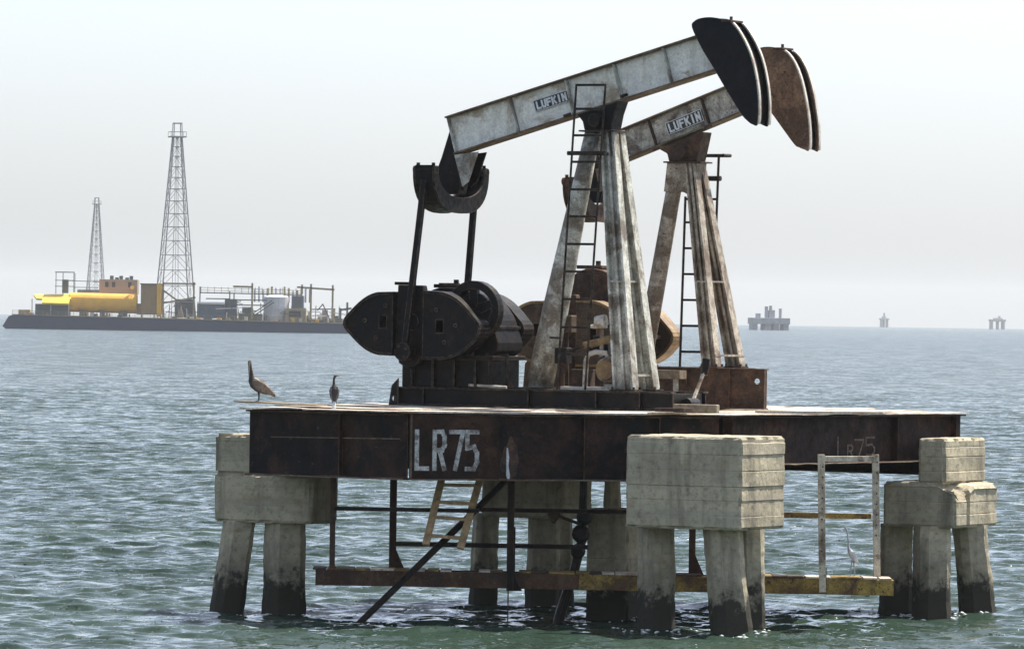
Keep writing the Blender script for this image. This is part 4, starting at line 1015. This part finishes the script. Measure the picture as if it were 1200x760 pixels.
# pelican, seen from behind its left side: neck raised, tail to the right
pb = (-4.62, 113.88, ZD + .078)
pe = thing('pelican', 'brown pelican with raised dark neck standing on the left deck corner', 'pelican', pb, world=False)
body = [((.30, .02, .10), .02, .012), ((.22, .02, .16), .05, .04), ((.12, .01, .22), .095, .085), ((.0, 0, .29), .125, .115), ((-.09, 0, .345), .11, .10), ((-.135, 0, .40), .07, .065), ((-.14, 0, .47), .043, .043), ((-.15, 0, .55), .034, .036), ((-.165, 0, .63), .031, .033), ((-.178, 0, .69), .035, .04), ((-.178, -.005, .735), .032, .034), ((-.175, 0, .752), .012, .012)]
bill = [((-.178, -.02, .72), .022, .026), ((-.185, -.05, .66), .018, .03), ((-.185, -.075, .55), .013, .026), ((-.18, -.085, .44), .007, .01)]
legs = []
for dy in (-.05, .05): legs.append([((-.005, dy, .22), .03, .03), ((0, dy, .10), .014, .014), ((.0, dy, .012), .011, .011)]); legs += toes((0, dy, .012), -1, .09, .010)
fused([body] + legs, 'body', 'feather_dark', pe, .009)
fused([bill], 'bill', 'bill', pe, .006)
for sg in (-1, 1):
    MB().loft([((-.12, sg * .085, .37), .015, .03), ((-.05, sg * .118, .325), .022, .085), ((.06, sg * .115, .26), .022, .095), ((.17, sg * .085, .19), .018, .065), ((.29, sg * .05, .12), .008, .02)], 12, up=(0, .01, 1)).build('wing', 'feather_grey', pe, smooth=True)
MB().loft([((-.11, 0, .425), .05, .02), ((-.03, 0, .395), .085, .03), ((.08, 0, .325), .08, .035), ((.18, .01, .245), .05, .03)], 12).build('back', 'feather_pale', pe, smooth=True)
# cormorant seen from behind, head turned right
cb_ = (-3.21, 112.95, ZD + .055)
co = thing('cormorant', 'small dark cormorant with its tail hanging over the front deck edge', 'cormorant', cb_, world=False)
body = [((0, -.07, .04), .03, .012), ((0, -.05, .10), .055, .035), ((0, -.02, .18), .082, .065), ((0, .0, .26), .078, .07), ((-.005, .015, .32), .05, .05), ((-.012, .02, .37), .027, .028), ((-.016, .018, .43), .021, .022), ((-.010, .012, .48), .021, .022), ((.004, .005, .515), .026, .024), ((.028, 0, .522), .02, .018)]
legs = []
for dx in (-.035, .035): legs.append([((dx, .0, .14), .022, .022), ((dx, .0, .05), .011, .011), ((dx, 0, .012), .010, .010)]); legs += toes((dx, 0, .012), .3, .05, .008)
fused([body] + legs, 'body', 'feather_black', co, .008)
MB().loft([((.03, 0, .523), .012, .012), ((.065, 0, .518), .008, .008), ((.088, 0, .508), .004, .006)], 8).build('bill', 'bill', co, smooth=True)
for sg in (-1, 1):
    MB().loft([((sg * .05, -.005, .32), .02, .03), ((sg * .068, -.035, .25), .03, .03), ((sg * .058, -.065, .15), .028, .02), ((sg * .025, -.088, .055), .012, .01)], 10).build('wing', 'feather_scale', co, smooth=True)
MB().loft([((0, -.068, .075), .028, .008), ((0, -.088, .02), .032, .007), ((0, -.155, -.05), .036, .007), ((0, -.17, -.09), .03, .006)], 10).build('tail', 'feather_white', co, smooth=True)  # sunlight on the tail is put into its colour as white
# heron on the catwalk
hb = (cwp(6.23, 0, 0)[0], cwp(6.23, .05, 0)[1], .958)
he = thing('heron', 'slender pale grey heron standing on the catwalk inside the gate frame', 'heron', hb, world=False)
body = [((.12, .0, .24), .012, .01), ((.07, 0, .30), .04, .04), ((.02, 0, .38), .06, .065), ((-.03, 0, .45), .05, .055), ((-.055, 0, .51), .024, .026), ((-.06, 0, .58), .016, .017), ((-.065, 0, .66), .014, .015), ((-.075, 0, .74), .013, .014), ((-.088, 0, .80), .014, .014), ((-.095, 0, .84), .019, .019), ((-.10, 0, .865), .014, .012)]
legs = []
for dx in (-.04, .05): legs.append([((.02 + dx * .3, dx, .30), .018, .018), ((.02 + dx * .7, dx, .16), .010, .010), ((.02 + dx, dx, .012), .008, .008)]); legs += toes((.02 + dx, dx, .010), -1, .06, .006)
fused([body] + legs, 'body', 'feather_blue', he, .006)
MB().loft([((-.105, 0, .85), .011, .011), ((-.135, 0, .885), .008, .008), ((-.165, 0, .92), .003, .003)], 8).build('bill', 'bill', he, smooth=True)
for sg in (-1, 1):
    MB().loft([((-.03, sg * .05, .46), .01, .03), ((.03, sg * .062, .38), .014, .06), ((.08, sg * .045, .30), .012, .04), ((.13, sg * .02, .22), .006, .012)], 10, up=(0, .01, 1)).build('wing', 'feather_white', he, smooth=True)

# ------------------------------------------------------------------ far work barge
def flat(name, a, b=None, rough=.7, s=.4):
    m, t, bs = new_mat(name); b = b or tuple(x * .6 for x in a)
    c = mix(t, ramp(t, noise_tex(t, s, 7, .7), .40, .66), a, b); t.links.new(c, bs.inputs['Base Color']); bs.inputs['Roughness'].default_value = rough; return m
MT['hull'] = flat('navy_hull', (.010, .026, .075), (.022, .036, .07))
MT['tank_yellow'] = flat('yellow_tank_paint', (.80, .42, .02), (.66, .32, .03))
MT['canopy_yellow'] = flat('bright_yellow_paint', (.80, .52, .03), (.66, .42, .04))
MT['far_brown'] = flat('brown_house_paint', (.30, .17, .06), (.22, .13, .06))
MT['far_beige'] = flat('beige_cabin_paint', (.30, .23, .17), (.22, .18, .14))
MT['far_white'] = flat('white_tank_paint', (.55, .57, .60), (.42, .44, .48))
MT['far_steel'] = flat('grey_green_steel', (.10, .11, .09), (.05, .055, .05))
MT['far_blue'] = flat('blue_grey_machinery', (.07, .10, .13), (.04, .055, .08))
MT['far_tan'] = flat('tan_pipe_paint', (.34, .26, .13), (.16, .14, .09))
MT['far_hazed'] = flat('far_hazed_grey', (.34, .35, .37), (.24, .25, .27))  # pale grey: the platforms' fading in haze is put into the colour
MT['derrick'] = flat('galvanised_derrick', (.36, .36, .36), (.24, .23, .22))
MT['window_dark'] = flat('dark_window', (.02, .025, .03))
DB = 1650.0; S = DB / 7280
ZW = -DB * DB / (2 * RE)
bo = (-400 * S, DB, ZW)
barge = thing('work_barge', 'long navy work barge crowded with yellow tank and pipework on the horizon', 'barge', bo, world=False)
# barge elevation drawn in units of S metres: X from 200, Z above the waterline
def X_(px): return (px - 200) * S
def Z_(py): return (387.5 - py) * S
MB().prism([(X_(3), Z_(384.5)), (X_(8), Z_(389)), (X_(432), Z_(391)), (X_(440), Z_(381)), (X_(440), Z_(377)), (X_(14), Z_(371.5)), (X_(10), Z_(373))], 0, 18).build('hull', 'hull', barge)
MB().prism([(X_(14), Z_(371.3)), (X_(440), Z_(376.8)), (X_(440), Z_(375.6)), (X_(14), Z_(370.2))], -.25, 18.2).build('rub_rail', 'far_tan', barge)
def bx(n, m, x0, x1, y0, y1, d0, d1, par=None): return MB().box(X_(x0), X_(x1), d0, d1, Z_(y1), Z_(y0)).build(n, m, par or barge, bevel=.05)
tk = MB().tube((X_(80), 5, Z_(355.5)), (X_(159), 5, Z_(356.5)), 11.4 * S, n=24).build('yellow_tank', 'tank_yellow', barge, smooth=False)
MB().tube((X_(78.5), 5, Z_(355.5)), (X_(80), 5, Z_(355.5)), 7 * S, 11 * S, n=24).build('tank_end', 'tank_yellow', tk)
for px in (92, 116, 142): bx('tank_saddle', 'far_steel', px, px + 5, 364, 371.5, 2.5, 7.5, tk)
cv = [(X_(37), 6, Z_(347)), (X_(82), 6, Z_(346)), (X_(82), 1.5, Z_(351)), (X_(42), 1.5, Z_(351.5)), (X_(49), 1.2, Z_(352)), (X_(81), 1.2, Z_(352)), (X_(80), -.3, Z_(357)), (X_(49), -.3, Z_(356.5))]
mb = MB(); mb.add(cv + [(p[0], p[1] + .2, p[2] - .5) for p in cv], [(0, 3, 2, 1), (4, 7, 6, 5), (8, 9, 10, 11), (12, 13, 14, 15), (0, 1, 9, 8), (1, 2, 10, 9), (2, 3, 11, 10), (3, 0, 8, 11), (4, 5, 13, 12), (5, 6, 14, 13), (6, 7, 15, 14), (7, 4, 12, 15), (3, 4, 5, 2)])
cn = mb.build('boat_canopy', 'canopy_yellow', barge)
for px in (36, 58, 79): bx('canopy_post', 'far_white', px, px + 1.2, 352, 371, 1.9, 2.2, cn)
bx('engine_block', 'far_blue', 40, 80, 358, 371, 3, 9)
bx('bow_winch', 'far_tan', 20, 33, 365, 371, 4, 9)
hs = bx('brown_house', 'far_brown', 164, 188, 333, 368, 2, 10); bx('house_roof', 'far_steel', 163, 189, 332.2, 333.4, 1.6, 10.4, hs)
bx('house_base', 'far_brown', 159, 186, 356, 369, 3, 9.5)
bx('yellow_column', 'tank_yellow', 183, 188, 333, 371, 1.2, 1.9)
cbn = bx('cabin', 'far_beige', 113, 158, 328, 345, 9, 17)
for px in (120, 128, 147): bx('window', 'window_dark', px, px + 4, 331, 337, 8.93, 9.0, cbn)
for k, px in enumerate((125, 131, 136, 143, 148)): bx('roof_vent', 'far_steel', px, px + 4, 323.5 + (k % 2) * 2, 328, 11, 13, cbn)
MB().tube((X_(152), 9.3, Z_(337)), (X_(152), 8.7, Z_(337)), .55, n=12).build('lamp_drum', 'canopy_yellow', cbn)
def frame(n, m, segs, wd=.28):
    mb = MB()
    for (x0, y0, x1, y1, d) in segs: mb.bar((X_(x0), d, Z_(y0)), (X_(x1), d, Z_(y1)), wd, wd)
    return mb.build(n, m, barge)
tf = frame('lookout_frame', 'far_steel', [(63, 320, 63, 346, 6), (84, 321, 84, 346, 6), (62, 330, 84, 330, 6), (62, 337, 84, 337, 6), (84, 338, 113, 338, 6)], .18)
frame('lookout_frame', 'far_steel', [(70, 320, 70, 346, 10), (84, 321, 84, 346, 10), (69, 330, 113, 331, 10)], .18)
MB().box(X_(62), X_(85), 5.5, 10.5, Z_(321), Z_(319.6)).build('lookout_roof', 'far_white', tf)
bx('lookout_engine', 'far_steel', 70, 77, 329, 345, 7, 9, tf)
# pipe racks and gantries
for (n, m, sg, wd) in (
    ('pipe_rack', 'far_tan', [(190, 332, 228, 332, 3), (190, 330, 190, 372, 3), (226, 330, 226, 372, 3), (190, 340, 207, 352, 3), (190, 355, 228, 348, 3)], .45),
    ('pipe_rack', 'far_steel', [(233, 342, 352, 343, 4), (233, 335, 233, 372, 4), (268, 340, 268, 374, 4), (273, 342, 273, 374, 4), (268, 350, 312, 350, 4), (272, 356, 310, 356, 4), (240, 349, 268, 349, 4)], .30),
    ('crane_boom', 'far_tan', [(272, 334.3, 295, 334.6, 3), (294.5, 330, 294.5, 373, 3)], .50),
    ('gantry', 'far_tan', [(347, 334, 391, 336.5, 3), (363.5, 330, 363.5, 377, 3), (389, 331, 389, 377, 3), (353, 331, 353, 342, 3)], .50),
    ('handrail', 'far_tan', [(233, 336, 352, 338, 9), (233, 339, 352, 341, 9)] + [(233 + 8 * k, 335, 233 + 8 * k, 343, 9) for k in range(15)], .13),
    ('handrail', 'far_tan', [(14, 366, 440, 371, .3), (14, 368.3, 440, 373.5, .3)] + [(14 + 9 * k, 365.8 + .105 * k, 14 + 9 * k, 371 + .115 * k, .3) for k in range(47)], .10),
    ('stern_mast', 'far_blue', [(406, 351, 406, 378, 6), (398, 360, 411, 358, 6), (414, 363, 414, 378, 6), (398, 358, 398, 378, 6)], .55),
    ('jib', 'far_blue', [(377, 353, 386, 372, 5), (371, 361, 377, 354, 5), (363, 360, 392, 359, 6)], .30),
    ('stair', 'far_steel', [(295, 366, 318, 350, 4), (297, 368, 320, 352, 4)], .30)):
    frame(n, m, sg, wd)
wt = MB().tube((X_(322), 9, Z_(376)), (X_(322), 9, Z_(346)), 15 * S, n=24).build('white_tank', 'far_white', barge)
MB().tube((X_(322), 9, Z_(346)), (X_(322), 9, Z_(343.5)), 15 * S, 8 * S, n=24).build('tank_roof', 'far_white', wt)
bx('machinery_shed', 'far_blue', 230, 262, 355, 372, 3, 9); bx('shed_roof', 'far_white', 230, 262, 353, 354.6, 2.5, 9.5)
bx('pump_house', 'far_blue', 203, 225, 350, 372, 7, 12); bx('mud_tank', 'far_blue', 262, 276, 349, 373, 5, 11)
bx('pump_skid', 'far_steel', 278, 306, 366, 374, 5, 10); bx('yellow_shed', 'far_tan', 334, 358, 359, 376, 2, 8); bx('shed_window', 'window_dark', 338, 352, 362, 369, 1.9, 2.0)
bx('blue_house', 'far_blue', 340, 354, 344, 359, 8, 14); bx('stern_crate', 'far_tan', 360, 376, 371, 377, 3, 8); bx('stern_skid', 'far_steel', 380, 400, 370, 377, 6, 12); bx('deck_box', 'far_steel', 282, 293, 358, 367, 8, 12)
MB().prism([(X_(206), Z_(372)), (X_(211), Z_(358)), (X_(215), Z_(372))], 2.5, 4).build('cement_hopper', 'far_beige', barge)
rg = random.Random(12)
for k in range(34):
    x = rg.uniform(232, 392); h_ = rg.uniform(3, 17); d = rg.uniform(10, 15); wdt = rg.uniform(1.5, 8); b0 = 371.5 + (x - 14) * .0127
    bx('deck_machine', rg.choice(('far_blue', 'far_steel', 'far_tan', 'far_beige', 'far_white')), x, x + wdt, b0 - h_, b0 + .5, d, d + 2.5)
for k in range(14):
    x = 296 + k * 5; MB().tube((X_(x), 12, Z_(352)), (X_(x), 12, Z_(333 + rg.uniform(0, 7))), .28, n=8).build('vent_pipe', rg.choice(('far_tan', 'far_tan', 'far_white')), barge)

# denser pipework and small plant along the deck edge
for k in range(46):
    x = rg.uniform(190, 400); b0 = 371.0 + (x - 14) * .0127; hgt = rg.uniform(4, 22); d = rg.uniform(1.5, 8)
    if k % 2: MB().bar((X_(x), d, Z_(b0)), (X_(x + rg.uniform(-1, 1)), d, Z_(b0 - hgt)), .22, .22).build('pipe', rg.choice(('far_tan', 'far_steel', 'far_white', 'far_blue')), barge)
    else: MB().bar((X_(x), d, Z_(b0 - hgt)), (X_(x + rg.uniform(8, 26)), d, Z_(b0 - hgt + rg.uniform(-3, 3))), .24, .24).build('pipe', rg.choice(('far_tan', 'far_steel', 'far_blue', 'far_white')), barge)
for k in range(40):
    x = rg.uniform(18, 400); b0 = 370.6 + (x - 14) * .0127; hgt = rg.uniform(1.5, 5)
    bx('deck_fitting', rg.choice(('far_tan', 'far_steel', 'far_white', 'far_beige', 'tank_yellow', 'far_blue')), x, x + rg.uniform(1, 5), b0 - hgt, b0 + .6, .6, 2.0)

# ------------------------------------------------------------------ derricks
def derrick(label, loc, hb, ht, H, base_z, nlev, tk, sub=None):
    e = thing('drilling_derrick', label, 'derrick', loc, R(14), 'lattice drilling derricks', world=False)
    def half(f): return hb + (ht - hb) * f
    lv = []; f = 0.0
    steps = [1.0 - .035 * i for i in range(nlev)]; tot = sum(steps); acc = 0
    for s in [0] + steps: acc += s; lv.append(acc / tot)
    cs = ((-1, -1), (1, -1), (1, 1), (-1, 1))
    for c in cs:
        MB().bar((c[0] * half(0), c[1] * half(0), base_z), (c[0] * half(1), c[1] * half(1), base_z + H), tk, tk, tk * .8, tk * .8).build('leg', 'derrick', e)
    for i, f in enumerate(lv):
        mb = MB(); z = base_z + H * f; h_ = half(f)
        for q in range(4):
            a, b = cs[q], cs[(q + 1) % 4]; mb.bar((a[0] * h_, a[1] * h_, z), (b[0] * h_, b[1] * h_, z), tk * .55, tk * .55)
        g = mb.build('girt', 'derrick', e)
        if i < nlev:
            z2 = base_z + H * lv[i + 1]; h2 = half(lv[i + 1]); mb = MB()
            for q in range(4):
                a, b = cs[q], cs[(q + 1) % 4]
                m0 = ((a[0] + b[0]) / 2 * h2, (a[1] + b[1]) / 2 * h2, z2)
                mb.bar((a[0] * h_, a[1] * h_, z), m0, tk * .38, tk * .38); mb.bar((b[0] * h_, b[1] * h_, z), m0, tk * .38, tk * .38)
                mb.bar(((a[0] + b[0]) / 2 * h_, (a[1] + b[1]) / 2 * h_, z), m0, tk * .45, tk * .45)
            mb.build('bracing', 'derrick', g)
    zt = base_z + H; h1 = half(1)
    mb = MB().box(-h1 * 1.9, h1 * 1.9, -h1 * 1.9, h1 * 1.9, zt, zt + .35); cp = mb.build('crown_platform', 'derrick', e)
    mb = MB()
    for c in cs: mb.bar((c[0] * h1 * 1.85, c[1] * h1 * 1.85, zt + .35), (c[0] * h1 * 1.85, c[1] * h1 * 1.85, zt + 1.5), .1, .1)
    for q in range(4): a, b = cs[q], cs[(q + 1) % 4]; mb.bar((a[0] * h1 * 1.85, a[1] * h1 * 1.85, zt + 1.5), (b[0] * h1 * 1.85, b[1] * h1 * 1.85, zt + 1.5), .1, .1)
    mb.build('railing', 'derrick', cp)
    mb = MB()
    for c in cs: mb.bar((c[0] * h1, c[1] * h1, zt + .35), (c[0] * h1 * .9, c[1] * h1 * .9, zt + H * .075), tk * .7, tk * .7)
    mb.box(-h1 * 1.0, h1 * 1.0, -h1, h1, zt + H * .075, zt + H * .075 + .3); mb.build('crown_block', 'derrick', e)
    mb = MB().bar((0, 0, base_z), (0, 0, zt), tk * .35, tk * .35); mb.build('drill_line', 'derrick', e)
    return e
derrick('tall grey lattice derrick rising from the middle of the work barge', (bo[0] + X_(202.5), DB + 9, ZW + Z_(373)), 4.75, 1.12, 48.3, 0, 14, .30)
D2 = 2700.0; S2 = D2 / 7280; ZW2 = -D2 * D2 / (2 * RE)
x2 = (111.5 - 600) * S2
dk = derrick('smaller hazier lattice derrick standing far behind the barge cabin', (x2, D2, ZW2), 3.4, .9, 37.0, 14.0, 11, .34)
for c in ((-1, -1), (1, -1), (1, 1), (-1, 1)): MB().tube((c[0] * 4.5, c[1] * 4.5, -2), (c[0] * 4.2, c[1] * 4.2, 11.6), .6, n=10).build('platform_leg', 'far_steel', dk)
MB().box(-7, 7, -6, 6, 11.5, 14.0).build('platform_deck', 'far_steel', dk)

# ------------------------------------------------------------------ far well platforms
def far_platform(label, px, D, wd, legs, hz, boxes, mat='far_steel'):
    zw = -D * D / (2 * RE); s = D / 7280
    e = thing('well_platform', label, 'platform', ((px - 600) * s, D, zw), R(20), 'far well platforms on the horizon', world=False)
    MB().box(-wd / 2, wd / 2, -4, 4, hz[0], hz[1]).build('deck', mat, e, bevel=.1)
    for (lx, lw) in legs: MB().prism([(lx - lw / 2, -3), (lx + lw / 2, -3), (lx + lw / 2 * .9, hz[0] + .02), (lx - lw / 2 * .9, hz[0] + .02)], -2.8, 2.8).build('leg', mat, e)
    for (a, b, c, d, n) in boxes: MB().box(a, b, -1.5, 1.5, hz[1] + c, hz[1] + d).build(n, mat, e)
    return e
far_platform('largest grey well platform on the horizon, just right of the farther pumpjack', 901, 3150, 20, [(-8.5, 2.6), (-1.6, 4.0), (3.0, 3.2), (8.4, 3.0)], (3.0, 6.2),
             [(-6.8, -5.2, 0, 2.2, 'vent'), (-1.8, -1.2, 0, 5.8, 'mast'), (-.6, 2.6, 0, 4.0, 'cabin'), (.6, 1.0, 4.0, 6.2, 'antenna'), (6.0, 6.3, 0, 4.8, 'mast')], 'far_hazed')
far_platform('faint slim well platform with a thin mast, between the other two on the horizon', 1036, 7000, 9.5, [(-3.6, 1.0), (-.6, 1.0), (3.4, 1.0)], (8.5, 10.2), [(-.5, .4, 0, 6.0, 'mast'), (-2.5, 1.5, 0, 2.0, 'cabin')], 'far_hazed')
far_platform('faint rightmost well platform on the horizon, low and wide', 1168.5, 6200, 15.5, [(-6.6, 1.8), (0.2, 1.0), (6.2, 1.8)], (7.6, 9.8), [(-4.0, 5.2, 0, 1.4, 'cabin'), (1.6, 2.8, 1.4, 3.4, 'vent')], 'far_hazed')

# ------------------------------------------------------------------ haze
m = bpy.data.materials.new('sea_haze'); m.use_nodes = True; t = m.node_tree; t.nodes.clear()
out = t.nodes.new('ShaderNodeOutputMaterial'); vol = t.nodes.new('ShaderNodeVolumePrincipled')
vol.inputs['Color'].default_value = (.93, .955, .975, 1); vol.inputs['Density'].default_value = .56e-4; vol.inputs['Anisotropy'].default_value = 0.0
t.links.new(vol.outputs[0], out.inputs['Volume'])
MT['haze'] = m
hz = MB().box(-13200, 13200, -13200, 13200, -14, 75).build('haze', 'haze', None, kind='stuff')

for o in bpy.data.objects:
    if '_o' in o: del o['_o']
